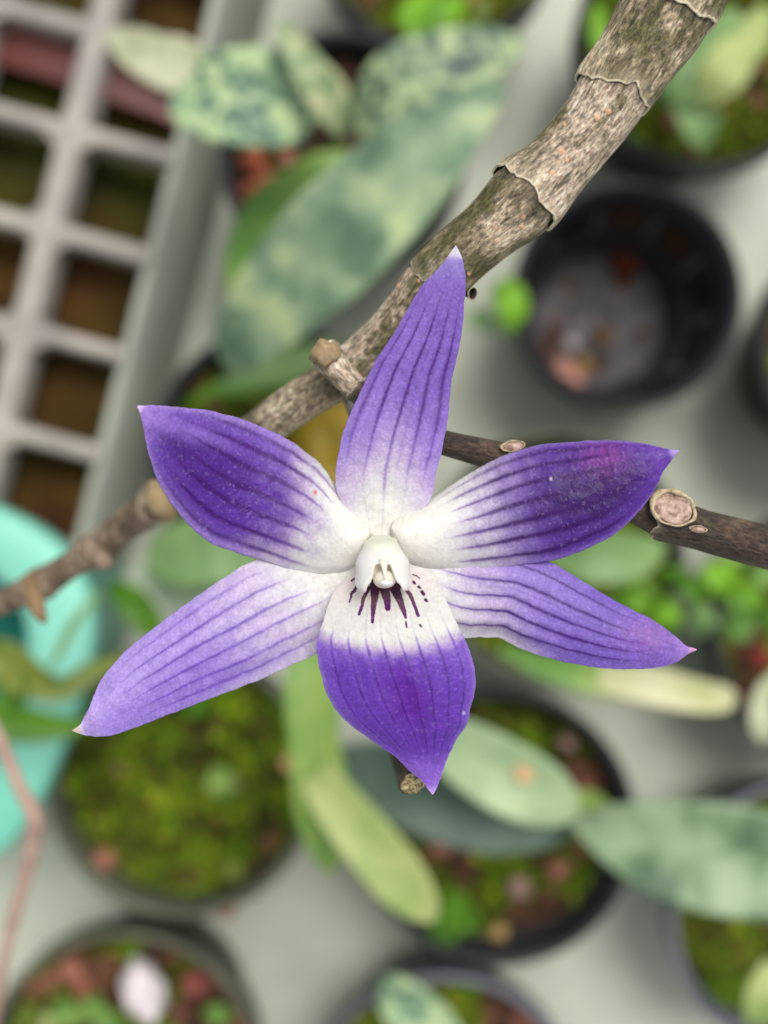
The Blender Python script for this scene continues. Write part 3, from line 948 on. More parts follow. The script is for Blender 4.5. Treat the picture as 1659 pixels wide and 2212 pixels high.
def internode(cn, i0, i1, mat, parent, seed, bumps=(), nt_=120, flare=0.07, jag=0.35, tuck=True, last=False, ns=None, lump=None, name='internode', ridge=0.012):
    L0, L1 = cn.len[i0], cn.len[i1]
    r1 = cn.r[i1]
    start = L0 - (0.35 * cn.r[i0] if tuck else 0)
    ns = ns or max(24, int((i1 - i0) * 1.1))
    V, A, Cc = [], [], []
    ang = np.linspace(0, 2 * math.pi, nt_, endpoint=False)
    # wavy end of the papery sheath
    edge = (fbm(np.cos(ang) * 1.5 + 5, np.sin(ang) * 1.5 + 5, seed, 4) - 0.5) * 2 * jag * r1 * 1.6 + np.sin(ang * 1 + seed) * 0.10 * r1
    vs = np.linspace(0, 1, ns)
    idx = np.arange(len(cn.len))
    for i, v in enumerate(vs):
        for j, a in enumerate(ang):
            Lend = L1 + (0 if last else edge[j])
            L = start + (Lend - start) * v
            k = np.interp(L, cn.len, idx)
            k0 = int(min(max(k, 0), len(idx) - 2))
            f = k - k0
            P = cn.P[k0] * (1 - f) + cn.P[k0 + 1] * f
            sd_ = cn.side[k0]
            up = cn.up[k0]
            r = cn.r[k0] * (1 - f) + cn.r[k0 + 1] * f
            de = Lend - L
            ds = L - L0
            fl = math.exp(-(de / (0.55 * r1)) ** 2)
            g = 1 + flare * fl - (0.025 * math.exp(-max(ds, 0) / (0.5 * r)) if tuck else 0)
            g += 0.05 * math.exp(-(de / (1.3 * r1)) ** 2) + (0.035 * math.exp(-(ds / (1.2 * r)) ** 2) if tuck else 0)
            if ds < 0:
                g -= 0.02
            g += ridge * math.sin(a * 9 + seed) + 0.018 * (mnoise.noise(Vector((math.cos(a) * 1.6, math.sin(a) * 1.6, L * 420 + seed))))
            b_ = 0.0
            for (bx, by, br) in bumps:
                # small root initials, placed round the stem
                q_ = cn.c[k0]
                s_ = scl(q_[3])
                pp = P + (sd_ * math.cos(a) + up * math.sin(a)) * r
                if math.sin(a) > -0.1:
                    dd = pp[2] - H
                    X = pp[0] / (-dd * K) * 829.5 + 829.5
                    Y = 1106 - pp[1] / (-dd * K) * 829.5
                    e = math.hypot(X - bx, Y - by) / br
                    if e < 1.3:
                        g += 0.055 * br / 7 * max(0, 1 - e * e / 1.6)
                        b_ = max(b_, float(1 - sm(0.55, 1.15, e)))
            if lump:
                for (la, lL, lr, lh) in lump:
                    da = (a - la + math.pi) % (2 * math.pi) - math.pi
                    e2 = (da * r / lr) ** 2 + ((L - (L1 - lL)) / (lr * 1.5)) ** 2
                    g += lh * math.exp(-e2)
            V.append(P + (sd_ * math.cos(a) + up * math.sin(a)) * r * g)
            A.append((r * math.cos(a) + seed * 0.01, r * math.sin(a), L + seed * 0.01))
            if last:
                ed = 0
            else:
                ed = (1 - float(sm(0.015, 0.065, de / r1 * (0.4 + 1.4 * vnoise(a * 6, seed))))) * (0.75 + 0.25 * float(vnoise(a * 9, seed + 5)))
                ed = max(ed, 0.16 * (1 - float(sm(0.05, 0.5 * float(vnoise(a * 4, seed + 8)) + 0.12, de / r1))))
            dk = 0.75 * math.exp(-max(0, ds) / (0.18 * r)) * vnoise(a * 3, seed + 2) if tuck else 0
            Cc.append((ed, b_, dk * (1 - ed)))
    F = grid_faces(ns, nt_, True)
    if last:
        pc = sum((np.array(V[(ns - 1) * nt_ + j]) for j in range(nt_)), np.zeros(3)) / nt_
        V.append(pc + cn.T[min(i1, len(cn.P) - 1)] * r1 * 0.25)
        A.append(A[-1])
        Cc.append((0.35, 0.25, 0))
        for j in range(nt_):
            F.append(((ns - 1) * nt_ + j, (ns - 1) * nt_ + (j + 1) % nt_, len(V) - 1))
        return mesh_from(name, V, F, mat, parent, np.array(Cc), {'cane': A})
    # fold the sheath end inward so that it has thickness
    n0 = len(V)
    base = (ns - 1) * nt_
    for j in range(nt_):
        k0 = min(i1, len(cn.P) - 1)
        p = V[base + j]
        V.append(p + (cn.P[k0] - p) * 0.06)
        A.append(A[base + j])
        Cc.append((0.6 if not last else 0, 0, 0))
    for j in range(nt_):
        k = (j + 1) % nt_
        F.append((base + j, base + k, n0 + k, n0 + j))
    return mesh_from(name, V, F, mat, parent, np.array(Cc), {'cane': A})


M_bark = bark_mat('tan_bark', [(0.34, (140, 126, 104)), (0.5, (188, 170, 148)), (0.62, (228, 210, 190))], (78, 64, 46), (78, 76, 34), 1.0, 0.5)
M_bark_olive = bark_mat('olive_bark', [(0.34, (112, 102, 76)), (0.5, (162, 146, 120)), (0.62, (216, 198, 170))], (58, 50, 34), (72, 72, 28), 1.0, 0.95)
M_bark_dark = bark_mat('dark_bark', [(0.3, (44, 34, 28)), (0.5, (62, 48, 38)), (0.75, (104, 84, 66))], (26, 20, 18), (88, 82, 54), 0.5, 0.12, 0.5)
M_bark_blur = bark_mat('dull_bark', [(0.35, (96, 82, 64)), (0.5, (136, 116, 96)), (0.68, (176, 154, 132))], (58, 46, 34), (70, 60, 36), 0.6, 0.4)

plant = thing('orchid_cane', at(900, 650, .085), 'bare mottled grey brown orchid cane with ringed nodes crossing behind the flower', 'orchid stem')
main = Cane([(1500, -90, 205, .0790), (1440, 25, 200, .0795), (1385, 110, 178, .0798), (1328, 195, 160, .0800), (1285, 262, 148, .0803), (1215, 345, 146, .0806), (1132, 428, 160, .0812), (1065, 490, 138, .0818),
             (1000, 545, 130, .0825), (938, 606, 124, .0835), (880, 680, 112, .0848), (822, 742, 106, .0860), (748, 805, 100, .0875), (665, 856, 94, .089), (585, 912, 90, .092), (500, 975, 84, .097),
             (420, 1030, 80, .103), (345, 1085, 80, .108), (265, 1140, 70, .113), (205, 1190, 72, .117), (150, 1222, 60, .121), (88, 1262, 66, .124), (0, 1302, 56, .129), (-90, 1340, 52, .134)])
nd = [(1500, -90), (1440, 28), (1328, 198), (1130, 428), (938, 608), (742, 808), (500, 975), (345, 1085), (205, 1190), (88, 1262), (-90, 1340)]
ii = [main.find(*q_) for q_ in nd]
ii[0] = 0
ii[-1] = len(main.P) - 1
bmp = {2: [(1313, 241, 7), (1290, 255, 7), (1219, 268, 5), (1214, 327, 7), (1224, 345, 5), (1192, 374, 6), (1076, 407, 7), (1130, 420, 6), (1203, 350, 4)],
       3: [(1130, 468, 5), (1126, 489, 5), (1073, 520, 5), (1012, 590, 4)], 4: [(862, 618, 5), (905, 606, 4)], 1: []}
mats = [M_bark_olive, M_bark_olive, M_bark, M_bark_olive, M_bark, M_bark_olive, M_bark_blur, M_bark_blur, M_bark_blur, M_bark_blur]
for k in range(len(ii) - 1):
    near = k < 6
    lum = None
    if k == 2:
        lum = [(math.pi * 0.92, 0.0006, 0.0011, 0.10), (0.15, 0.0003, 0.0009, 0.10)]
    if k == 1:
        lum = [(0.1, 0.0002, 0.0009, 0.09)]
    if k == 3:
        lum = [(math.pi * 0.9, 0.0003, 0.0008, 0.12)]
    if k in (6, 7, 8):
        lum = [(1.8, 0.0001, 0.0011, 0.28)]
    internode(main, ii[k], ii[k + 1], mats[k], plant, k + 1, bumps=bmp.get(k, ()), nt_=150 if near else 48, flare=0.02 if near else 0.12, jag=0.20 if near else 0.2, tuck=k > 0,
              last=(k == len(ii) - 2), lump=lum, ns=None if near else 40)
# ring of knobs on the far left end and its dry hanging spur
tube('dry_spur', [(62, 1248, 14, .120), (72, 1285, 19, .118), (84, 1320, 16, .117), (98, 1345, 6, .117)], noise_mat('dry_spur', [(0.3, (112, 90, 64)), (0.7, (156, 128, 96))], scale=300, rough=0.8), plant)
tube('dry_spur', [(330, 1045, 10, .106), (342, 1080, 27, .104), (362, 1108, 20, .105), (372, 1125, 6, .107)], noise_mat('dry_spur_pale', [(0.3, (136, 116, 84)), (0.7, (184, 162, 122))], scale=300, rough=0.8), plant)
tube('dry_spur', [(205, 1180, 10, .115), (222, 1210, 18, .113), (240, 1222, 8, .114)], noise_mat('dry_spur_grey', [(0.3, (118, 100, 84)), (0.7, (156, 136, 116))], scale=300, rough=0.8), plant)

# side shoot
sidec = Cane([(700, 762, 66, .0838), (722, 790, 64, .0832), (762, 832, 54, .0830), (830, 890, 50, .0828), (900, 934, 50, .0826), (962, 957, 54, .0824), (1035, 976, 60, .0822), (1098, 990, 66, .0820),
              (1180, 1010, 58, .0822), (1280, 1050, 64, .0822), (1370, 1092, 72, .0820), (1432, 1118, 92, .0816), (1500, 1140, 88, .0814), (1590, 1165, 92, .0812), (1690, 1190, 94, .081), (1800, 1215, 94, .081)], 700)
sn = [(700, 762), (770, 838), (1098, 990), (1425, 1115), (1800, 1215)]
si = [sidec.find(*q_) for q_ in sn]
si[0] = 0
si[-1] = len(sidec.P) - 1
smats = [M_bark, M_bark_dark, M_bark_dark, M_bark_dark]
# each internode of the side shoot runs outwards, so sheath edges point back to the main cane
rev = Cane([tuple(x) for x in sidec.c[::-1][::35]] + [tuple(sidec.c[0])], 700)
ri = [rev.find(*q_) for q_ in sn[::-1]]
ri[0] = 0
ri[-1] = len(rev.P) - 1
for k in range(4):
    internode(rev, ri[k], ri[k + 1], smats[3 - k], plant, 30 + k, nt_=90, flare=0.10, jag=0.34, tuck=k > 0, last=False, name='side_shoot_internode',
              lump=[(math.pi * 0.5, 0.0010, 0.0012, 0.08)] if k == 0 else None)
# cut face at the start of the shoot
q = at(703, 764, .0822)
rock(plant, q.x, q.y, q.z, 30 * scl(.083), (150, 130, 100), name='shoot_base', seed=5, sq=(1.0, 0.95, 0.7))
# round leaf scar on the right node
M_scar = noise_mat('leaf_scar', [(0.34, (120, 94, 82)), (0.48, (176, 148, 134)), (0.66, (204, 180, 166))], scale=2200, rough=0.75, bump=0.4, bscale=6000, bdist=0.0001)
M_scar_rim = noise_mat('scar_rim', [(0.3, (150, 128, 96)), (0.6, (206, 190, 158))], scale=2500, rough=0.8, bump=0.6, bscale=6000, bdist=0.0001)


def scar(px, py, rx, ry, rot, d, name='leaf_scar', ring=True, tilt=(0, 0)):
    c = at(px, py, d)
    V = []
    n, m = 14, 48
    for i in range(n):
        rr_ = i / (n - 1)
        for j in range(m):
            a = 2 * math.pi * j / m
            k = 1 + 0.10 * (vnoise(math.cos(a) * 2 + px, math.sin(a) * 2) - 0.5)
            x = rx * rr_ * k * math.cos(a)
            y = ry * rr_ * k * math.sin(a)
            X = (x * math.cos(rot) - y * math.sin(rot)) * scl(d)
            Y = (x * math.sin(rot) + y * math.cos(rot)) * scl(d)
            z = 0.00018 * math.cos(rr_ * math.pi * 0.5) + 0.00004 * mnoise.noise(Vector((x * .12, y * .12, 1)))
            if rr_ == 1:
                z = -0.0006
            V.append((c.x + X, c.y + Y, c.z + z + X * tilt[0] + Y * tilt[1]))
    o = mesh_from(name, V, grid_faces(n, m, True), M_scar, plant)
    if ring:
        V = []
        for i in range(m):
            a = 2 * math.pi * i / m
            k = 1.03 + 0.14 * (vnoise(math.cos(a) * 3 + px, math.sin(a) * 3 + 2) - 0.5)
            th = (0.045 + 0.09 * vnoise(a * 2, 3)) * (1.6 if math.cos(a - 2.6) > 0 else 0.8)
            for j in range(8):
                b_ = 2 * math.pi * j / 8
                x = (rx * k + rx * th * math.cos(b_)) * math.cos(a)
                y = (ry * k + ry * th * math.cos(b_)) * math.sin(a)
                X = (x * math.cos(rot) - y * math.sin(rot)) * scl(d)
                Y = (x * math.sin(rot) + y * math.cos(rot)) * scl(d)
                V.append((c.x + X, c.y + Y, c.z + 0.0001 + math.sin(b_) * rx * th * scl(d) * 1.2 + X * tilt[0] + Y * tilt[1]))
        F = []
        for i in range(m):
            for j in range(8):
                F.append((i * 8 + j, ((i + 1) % m) * 8 + j, ((i + 1) % m) * 8 + (j + 1) % 8, i * 8 + (j + 1) % 8))
        r_ = mesh_from('scar_rim', V, F, M_scar_rim, o)
    return o


scar(1453, 1098, 46, 36, -0.25, .07985, tilt=(0.05, -0.25))
scar(1508, 1143, 17, 7, -0.1, .07995, ring=True)
scar(1108, 964, 24, 11, 0.15, .0809, tilt=(0, -0.3))

# stub below the lip, cut end towards the viewer
stub = Cane([(842, 1540, 34, .0890), (850, 1590, 38, .0860), (862, 1632, 42, .0838), (876, 1664, 50, .0822), (890, 1690, 58, .0812)], 260)
internode(stub, 0, 259, M_bark_dark, plant, 50, nt_=80, flare=0.06, jag=0.05, tuck=False, last=True, name='stub_shoot')
V = []
Cn = []
cc = at(891, 1691, .0811)
nrm = stub.T[-1] * 0.8 + np.array([0, 0, 0.35])
nrm /= np.linalg.norm(nrm)
sx = np.cross(nrm, [0, 0, 1.0]); sx /= np.linalg.norm(sx)
sy = np.cross(sx, nrm)
for i in range(16):
    for j in range(48):
        a = 2 * math.pi * j / 48
        rr_ = 29.5 * scl(.0811) * i / 15 * (1 + 0.12 * (vnoise(math.cos(a) * 2 + 3, math.sin(a) * 2) - .5))
        hgt = 0.00025 * mnoise.fractal(Vector((rr_ * 2200 * math.cos(a), rr_ * 2200 * math.sin(a), 2)), 1, 2, 4) + 0.0004 * (1 - (i / 15) ** 2)
        if i == 15:
            hgt = -0.0008
        V.append(np.array(cc) + (sx * math.cos(a) + sy * math.sin(a)) * rr_ + nrm * hgt)
mesh_from('cut_end', V, grid_faces(16, 48, True), noise_mat('dry_cut_end', [(0.34, (84, 66, 44)), (0.46, (150, 136, 96)), (0.6, (206, 196, 152))], scale=3500, rough=0.9, bump=0.8, bscale=5000, bdist=0.0002), plant)
# small nub beside the upper sepal
nb_ = Cane([(985, 628, 20, .0835), (1005, 631, 19, .083), (1022, 634, 22, .0825)], 60)
internode(nb_, 0, 59, M_bark_dark, plant, 60, nt_=40, flare=0.2, jag=0.1, tuck=False, last=False, name='bud_nub', ns=20)


# ---------------------------------------------------------------- the flower
flower = thing('orchid_flower', at(830, 1215, .0785), 'star shaped violet and white orchid bloom with dark purple veins in front of the cane', 'orchid flower')
LAV = lin((158, 138, 214))
MIDP = lin((124, 98, 188))
DEEP = lin((104, 62, 168))
DARK = lin((70, 18, 118))
VEIN = lin((58, 18, 112))
WHT = lin((238, 236, 230))
CRM = lin((242, 242, 230))


def petal(name, Lpts, Rpts, depth, color, n=260, m=150, th=0.00028, mat=None, label=None):
    """Lpts, Rpts run base -> tip. depth(s, u, X, Y) and color(s, u, X, Y) work on arrays"""
    L = crom(Lpts, n)
    R = crom(Rpts, n)
    sd0 = len(Lpts) * 3.1 + Lpts[0][0] * .01
    for q_, e_s in ((L, 0), (R, 5)):
        k_ = np.arange(n)
        env = np.minimum(1, (n - k_) / 14.0)
        q_[:, 0] += ((vnoise(k_ / 9.0, k_ * 0 + sd0, e_s) - .5) * 2.0 + (vnoise(k_ / 2.5, k_ * 0 + sd0, e_s + 1) - .5) * 1.4) * env
        q_[:, 1] += ((vnoise(k_ / 9.0, k_ * 0 + sd0, e_s + 2) - .5) * 2.0 + (vnoise(k_ / 2.5, k_ * 0 + sd0, e_s + 3) - .5) * 1.4) * env
    u = np.linspace(0, 1, m)[None, :, None]
    XY = L[:, None, :] * (1 - u) + R[:, None, :] * u
    s = np.linspace(0, 1, n)[:, None] * np.ones((1, m))
    uu = np.ones((n, 1)) * np.linspace(0, 1, m)[None, :]
    X, Y = XY[..., 0], XY[..., 1]
    # a living edge is never ruler clean
    D = depth(s, uu, X, Y)
    C = np.clip(color(s, uu, X, Y), 0, 1)
    lum = C.mean(-1, keepdims=True)
    sat = C.max(-1, keepdims=True) - C.min(-1, keepdims=True)
    C = np.clip(C * (1 + sm(0.03, 0.2, sat) * (np.array([1.06, 0.95, 1.0]) - 1)), 0, 1)
    V = np.stack([(X - 829.5) / 829.5 * K * D, (1106 - Y) / 829.5 * K * D, H - D], -1).reshape(-1, 3)
    F = grid_faces(n, m)
    o = mesh_from(name, V, F, mat or M_petal, flower, C.reshape(-1, 3))
    # face the camera
    me = o.data
    if me.polygons[len(me.polygons) // 2].normal.z < 0:
        me.flip_normals()
    solid(o, th)
    if label:
        o['label'] = label
    return o


def veins(s, u, us, s0, s1, w0=0.012, seed=0, wob=0.012):
    """pigment along vein lines; us: (u, strength, start)"""
    out = np.zeros_like(s)
    for k, (uc, stg, st) in enumerate(us):
        wv = (vnoise(s * 7, uc * 30, seed + k) - 0.5) * wob * 2
        dd = np.abs(u - uc - wv * np.sin(s * math.pi))
        wd = w0 * (0.45 + 0.9 * np.sin(np.clip((s - st) / (s1 - st + 1e-6), 0, 1) * math.pi) ** 0.6) * (0.8 + 0.5 * vnoise(s * 14, uc * 9, seed + 3 + k))
        core = np.exp(-(dd / (wd * 0.85)) ** 2)
        halo = np.exp(-(dd / (wd * 2.6)) ** 2) * 0.30
        f = sm(st, st + 0.10, s) * (1 - sm(s1 - 0.22, s1, s))
        brk = 0.72 + 0.5 * vnoise(s * 22, uc * 13, seed + 9)
        out = np.maximum(out, (core * brk + halo) * stg * f)
    rr = random.Random(seed)
    for k in range(7):
        uc, stg, st = us[rr.randrange(len(us))]
        b0 = rr.uniform(st + .12, s1 - .3)
        ln_ = rr.uniform(.12, .22)
        sg = rr.choice((-1, 1))
        tt = np.clip((s - b0) / ln_, 0, 1)
        dd = np.abs(u - uc - sg * 0.045 * tt ** 0.8)
        out = np.maximum(out, np.exp(-(dd / (w0 * .40)) ** 2) * 0.45 * (s > b0) * (1 - tt) * stg)
    return np.clip(out, 0, 1)


def vcol(c, v, dark, s, a=0.15, b=0.42, pale=(120, 96, 196)):
    f = sm(a, b, s)[..., None]
    vc = lin(pale) * (1 - f) + lin(dark) * f
    v = np.asarray(v)[..., None] * (0.72 + 0.28 * f)
    return c * (1 - v) + vc * v


def speck(X, Y, seed=0):
    return fbm(X / 9.0, Y / 9.0, seed, 3) - 0.5


# upper (dorsal) sepal
Ld = [(792, 1180), (752, 1115), (727, 1060), (724.5, 1030), (731, 978), (745.7, 921.5), (768.5, 867), (794, 813), (822.7, 762), (851, 719), (880, 668), (908, 622), (937, 590.7), (962, 560), (976, 541), (984, 531)]
Rd = [(858, 1180), (905, 1120), (932, 1075), (942.5, 1021), (954, 973), (966.7, 907), (973.8, 836), (985, 779), (996.7, 722), (1002.5, 665), (1006.6, 610), (1004, 585), (999.5, 565), (993, 545), (985.5, 531)]


def dep_d(s, u, X, Y):
    c = (u - 0.48) * 2
    return 0.0792 - 0.0012 * sm(0, 0.4, s) - 0.0030 * s ** 2.2 + 0.0007 * c * c * np.sin(s * math.pi) + 0.00004 * np.cos(u * 34) * sm(.1, .3, s) * (1 - s) + 0.00026 * (fbm(X / 60, Y / 60, 3) - .5)


def col_d(s, u, X, Y):
    f = sm(0.16, 0.50, s + 0.16 * np.abs(u - .5) * 2 + 0.05 * (fbm(X / 25, Y / 25, 4) - .5))
    body = mix(LAV, lin((138, 114, 202)), sm(0.35, 0.62, s + 0.2 * (fbm(X / 40, Y / 40, 8) - .5)))
    body = mix(body, lin((122, 96, 188)), 0.5 * sm(.3, .5, s) * (1 - sm(.75, .95, s)) * sm(0.25, 0.6, u))
    c = mix(mix(CRM, WHT, sm(0.02, 0.15, s)), body, f)
    v = veins(s, u, [(0.09, .55, .22), (0.29, .85, .20), (0.50, 1.0, .14), (0.60, .25, .2), (0.72, .85, .2), (0.89, .7, .2)], 0, 0.88, 0.016, 1)
    c = vcol(c, v * 0.9, (70, 16, 124), s, .2, .5)
    v2 = veins(s, u, [(0.29, .5, .02), (0.50, .6, .0), (0.72, .5, .02), (0.12, .35, .05)], 0, 0.4, 0.009, 5)
    c = mix(c, lin((176, 172, 190)), v2 * 0.4)
    c = mix(c, lin((164, 152, 220)), 0.7 * sm(0.84, 0.95, s))
    c = mix(c, lin((236, 232, 244)), sm(0.945, 0.975, s))
    return c * (1 + 0.22 * speck(X, Y, 2))[..., None]


petal('upper_sepal', Ld, Rd, dep_d, col_d)

# lateral sepals
Ls = [(770, 1200), (730, 1192), (690, 1190), (640, 1190), (590, 1198), (555.6, 1208.6), (522.8, 1223), (482.8, 1248.6), (428, 1285), (370, 1328.7), (311.8, 1372.3), (264.5, 1412.3), (224.5, 1459.6), (203, 1500), (188, 1542), (176, 1561), (165, 1571), (155.5, 1577)]
Rs = [(800, 1245), (775, 1320), (740, 1375), (682.9, 1412.3), (628, 1438), (574, 1463), (519, 1485), (446, 1512.4), (384.6, 1536), (319, 1561.5), (271.8, 1580), (239, 1590), (210, 1591), (184.5, 1588.8), (168, 1584), (155.5, 1578.5)]


def dep_l(s, u, X, Y):
    c = (u - 0.5) * 2
    return 0.0797 - 0.0008 * s - 0.0014 * s ** 2 + 0.0008 * c * c * np.sin(s * math.pi) + 0.00004 * np.cos(u * 36) * sm(.1, .3, s) * (1 - s) + 0.00026 * (fbm(X / 60, Y / 60, 5) - .5) - 0.0009 * np.exp(-((s - 0.97) / 0.04) ** 2)


def col_l(s, u, X, Y):
    f = sm(0.10, 0.62, s + 0.10 * (fbm(X / 22, Y / 22, 14) - .5) + 0.10 * np.abs(u - .4))
    c = mix(WHT, mix(lin((170, 154, 222)), lin((150, 130, 212)), sm(.3, .7, u + .3 * (fbm(X / 60, Y / 60, 3) - .5))), f)
    c = mix(c, lin((214, 212, 226)), 0.55 * sm(.88, 1, u) * (1 - sm(.4, .7, s)))
    v = veins(s, u, [(0.12, .5, .22), (0.27, .85, .20), (0.44, .95, .16), (0.60, .9, .12), (0.76, .8, .14), (0.88, .65, .14)], 0, 0.86, 0.012, 21)
    c = vcol(c, v * 0.85, (92, 52, 168), s, .1, .6)
    c = mix(c, lin((184, 172, 222)), 0.6 * sm(0.86, 0.96, s))
    c = mix(c, lin((222, 214, 196)), sm(0.955, 0.985, s))
    return c * (1 + 0.34 * speck(X, Y, 12))[..., None]


petal('side_sepal', Ls, Rs, dep_l, col_l, label='lower left lavender sepal with a cream tip')

Lr = [(885, 1195), (940, 1180), (1010, 1180), (1080, 1185), (1140, 1197), (1193.4, 1217), (1239, 1243.7), (1288.5, 1274), (1349.4, 1308.3), (1402.6, 1335), (1448, 1365.4), (1470, 1384), (1484.4, 1396), (1496, 1399), (1505, 1402.5)]
Rr = [(870, 1250), (900, 1310), (950, 1360), (1003, 1376.8), (1041, 1376), (1083, 1380), (1121, 1399.6), (1163, 1415), (1220, 1430), (1288.5, 1441.4), (1353, 1445.4), (1410, 1443.3), (1456, 1431.9), (1484, 1414), (1497, 1408), (1505, 1404.5)]


def dep_r(s, u, X, Y):
    c = (u - 0.5) * 2
    return 0.0797 - 0.0006 * s - 0.0008 * s ** 2 + 0.0008 * c * c * np.sin(s * math.pi) + 0.00003 * np.cos(u * 34) * sm(.1, .3, s) * (1 - s) + 0.00026 * (fbm(X / 60, Y / 60, 15) - .5) + 0.0006 * sm(.8, 1, u) * np.exp(-((s - .35) / .15) ** 2)


def col_r(s, u, X, Y):
    f = sm(0.06, 0.50, s + 0.10 * (fbm(X / 22, Y / 22, 24) - .5) + 0.22 * (0.55 - u))
    c = mix(WHT, mix(lin((146, 126, 208)), lin((124, 102, 194)), sm(.35, .7, s + .2 * (fbm(X / 50, Y / 50, 3) - .5))), f)
    c = mix(c, lin((216, 214, 222)), 0.75 * sm(.86, .97, u) * (1 - sm(.3, .6, s)))
    v = veins(s, u, [(0.14, .75, .12), (0.34, .95, .08), (0.42, .25, .2), (0.52, .95, .12), (0.69, .95, .1), (0.85, .8, .12)], 0, 0.90, 0.013, 31)
    c = vcol(c, v * 0.9, (66, 18, 122), s, .1, .35)
    c = mix(c, lin((150, 98, 176)), 0.6 * np.exp(-(((X - 1405) / 60) ** 2 + ((Y - 1375) / 38) ** 2)) * (0.5 + fbm(X / 14, Y / 14, 6)))
    c = mix(c, lin((170, 138, 214)), 0.7 * sm(0.90, 0.96, s))
    c = mix(c, lin((214, 170, 206)), sm(0.965, 0.985, s))
    return c * (1 + 0.26 * speck(X, Y, 22))[..., None]


petal('side_sepal', Lr, Rr, dep_r, col_r, label='lower right violet sepal with a pink blush near its tip')

# petals
Lp = [(799, 1150), (795, 1132), (776, 1112), (752, 1089), (723.6, 1045), (692, 1001), (660.7, 976), (620, 947.7), (572.8, 925.7), (525.6, 905.3), (462.8, 889.6), (400, 880), (355, 876.8), (320, 876), (305, 876), (297, 876.5)]
Rp = [(797, 1158), (796, 1190), (785, 1212), (762, 1228), (730, 1241), (682.7, 1243.5), (635.6, 1232), (588.5, 1218), (547.6, 1205.3), (506.8, 1192.8), (462.8, 1177), (422, 1148.8), (387.4, 1111), (356, 1067), (334, 1023), (318.3, 969.7), (309, 920), (302, 893), (296.5, 878)]


def bulge(s, u, k=1.0):
    # thick rounded shoulder next to the column
    e = np.sin(np.clip(u, 0, 1) * math.pi) ** 0.5
    return k * (0.0011 * e * np.exp(-((s - 0.10) / 0.16) ** 2))


def dep_p(s, u, X, Y):
    c = (u - 0.5) * 2
    return 0.0791 - bulge(s, u) - 0.0008 * sm(0.1, 0.5, s) - 0.0052 * sm(0.35, 1.0, s) ** 1.4 + 0.0008 * c * c * np.sin(s * math.pi) - 0.0000 + 0.00004 * np.cos(u * 40) * sm(.25, .4, s) * (1 - s) + 0.00026 * (fbm(X / 50, Y / 50, 6) - .5) + 0.0008 * (1 - s) * (1 - e_(u))


def e_(u):
    return np.sin(np.clip(u, 0, 1) * math.pi) ** 0.35


def col_p(s, u, X, Y):
    nz = fbm(X / 30, Y / 30, 34) - .5
    st = 0.15 + 0.08 * np.abs(u - .5) * 2
    f = sm(st, st + 0.30, s + 0.12 * nz)
    c = mix(CRM, WHT, sm(0.05, 0.2, s))
    body = mix(lin((132, 106, 200)), lin((112, 76, 184)), sm(.1, .6, np.sin(u * math.pi)))
    c = mix(c, body, f)
    # dark blotch
    bl = np.exp(-(((s - 0.62) / 0.22) ** 2 + ((u - 0.50) / 0.26) ** 2)) * (0.55 + 1.0 * fbm(X / 26, Y / 26, 40))
    c = mix(c, lin((58, 10, 104)), np.clip(bl * 1.1, 0, 0.88) * f)
    c = mix(c, lin((96, 52, 168)), 0.6 * f * np.exp(-(((s - 0.5) / 0.3) ** 2)) * sm(.08, .25, u) * (1 - sm(.8, .95, u)))
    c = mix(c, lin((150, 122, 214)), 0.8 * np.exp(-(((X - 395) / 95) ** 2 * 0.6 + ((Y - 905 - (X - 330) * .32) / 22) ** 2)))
    v = veins(s, u, [(0.07, .7, .14), (0.19, .85, .17), (0.33, .95, .20), (0.49, 1.0, .24), (0.64, 1.0, .24), (0.79, .9, .22), (0.92, .7, .20)], 0, 0.84, 0.0165, 41)
    c = vcol(c, v * 0.9, (64, 6, 112), s, .2, .42, (108, 70, 176))
    c = mix(c, lin((164, 138, 216)), 0.75 * sm(0.80, 0.97, s))
    c = mix(c, lin((168, 146, 218)), 0.65 * (1 - sm(0.0, 0.10, np.minimum(u, 1 - u))) * sm(.35, .5, s))
    c = mix(c, lin((214, 198, 232)), sm(0.965, 0.995, s))
    # flecks
    fl = sm(0.80, 0.95, vnoise(X / 5, Y / 5, 77)) * sm(.5, .7, vnoise(X / 40, Y / 40, 7)) * 0.22
    c = mix(c, lin((176, 150, 226)), fl * f)
    red = np.exp(-(((X - 681) / 3.2) ** 2 + ((Y - 1064) / 5.0) ** 2))
    c = mix(c, lin((206, 92, 84)), np.clip(red * 1.2, 0, .95))
    return c * (1 + 0.20 * speck(X, Y, 32))[..., None]


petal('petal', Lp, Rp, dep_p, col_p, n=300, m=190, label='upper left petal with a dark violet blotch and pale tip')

Lq = [(846, 1136), (850, 1122), (872, 1106), (900.6, 1094), (931, 1076), (957.7, 1059), (1003, 1028.8), (1045, 1004), (1090.8, 983), (1136, 968), (1178, 958.4), (1231.5, 953.9), (1296, 950.8), (1353, 952.7), (1402.6, 960.3), (1440, 969), (1456, 971), (1467, 972.5)]
Rq = [(845, 1146), (850, 1180), (866, 1208), (896, 1224), (935, 1231.5), (992, 1232.3), (1068, 1228.5), (1125, 1221), (1189.6, 1211.3), (1243, 1196), (1288.5, 1175), (1330.4, 1152.4), (1364.6, 1122), (1395, 1087.7), (1418, 1053.5), (1434, 1018), (1452, 993), (1467.3, 974.5)]


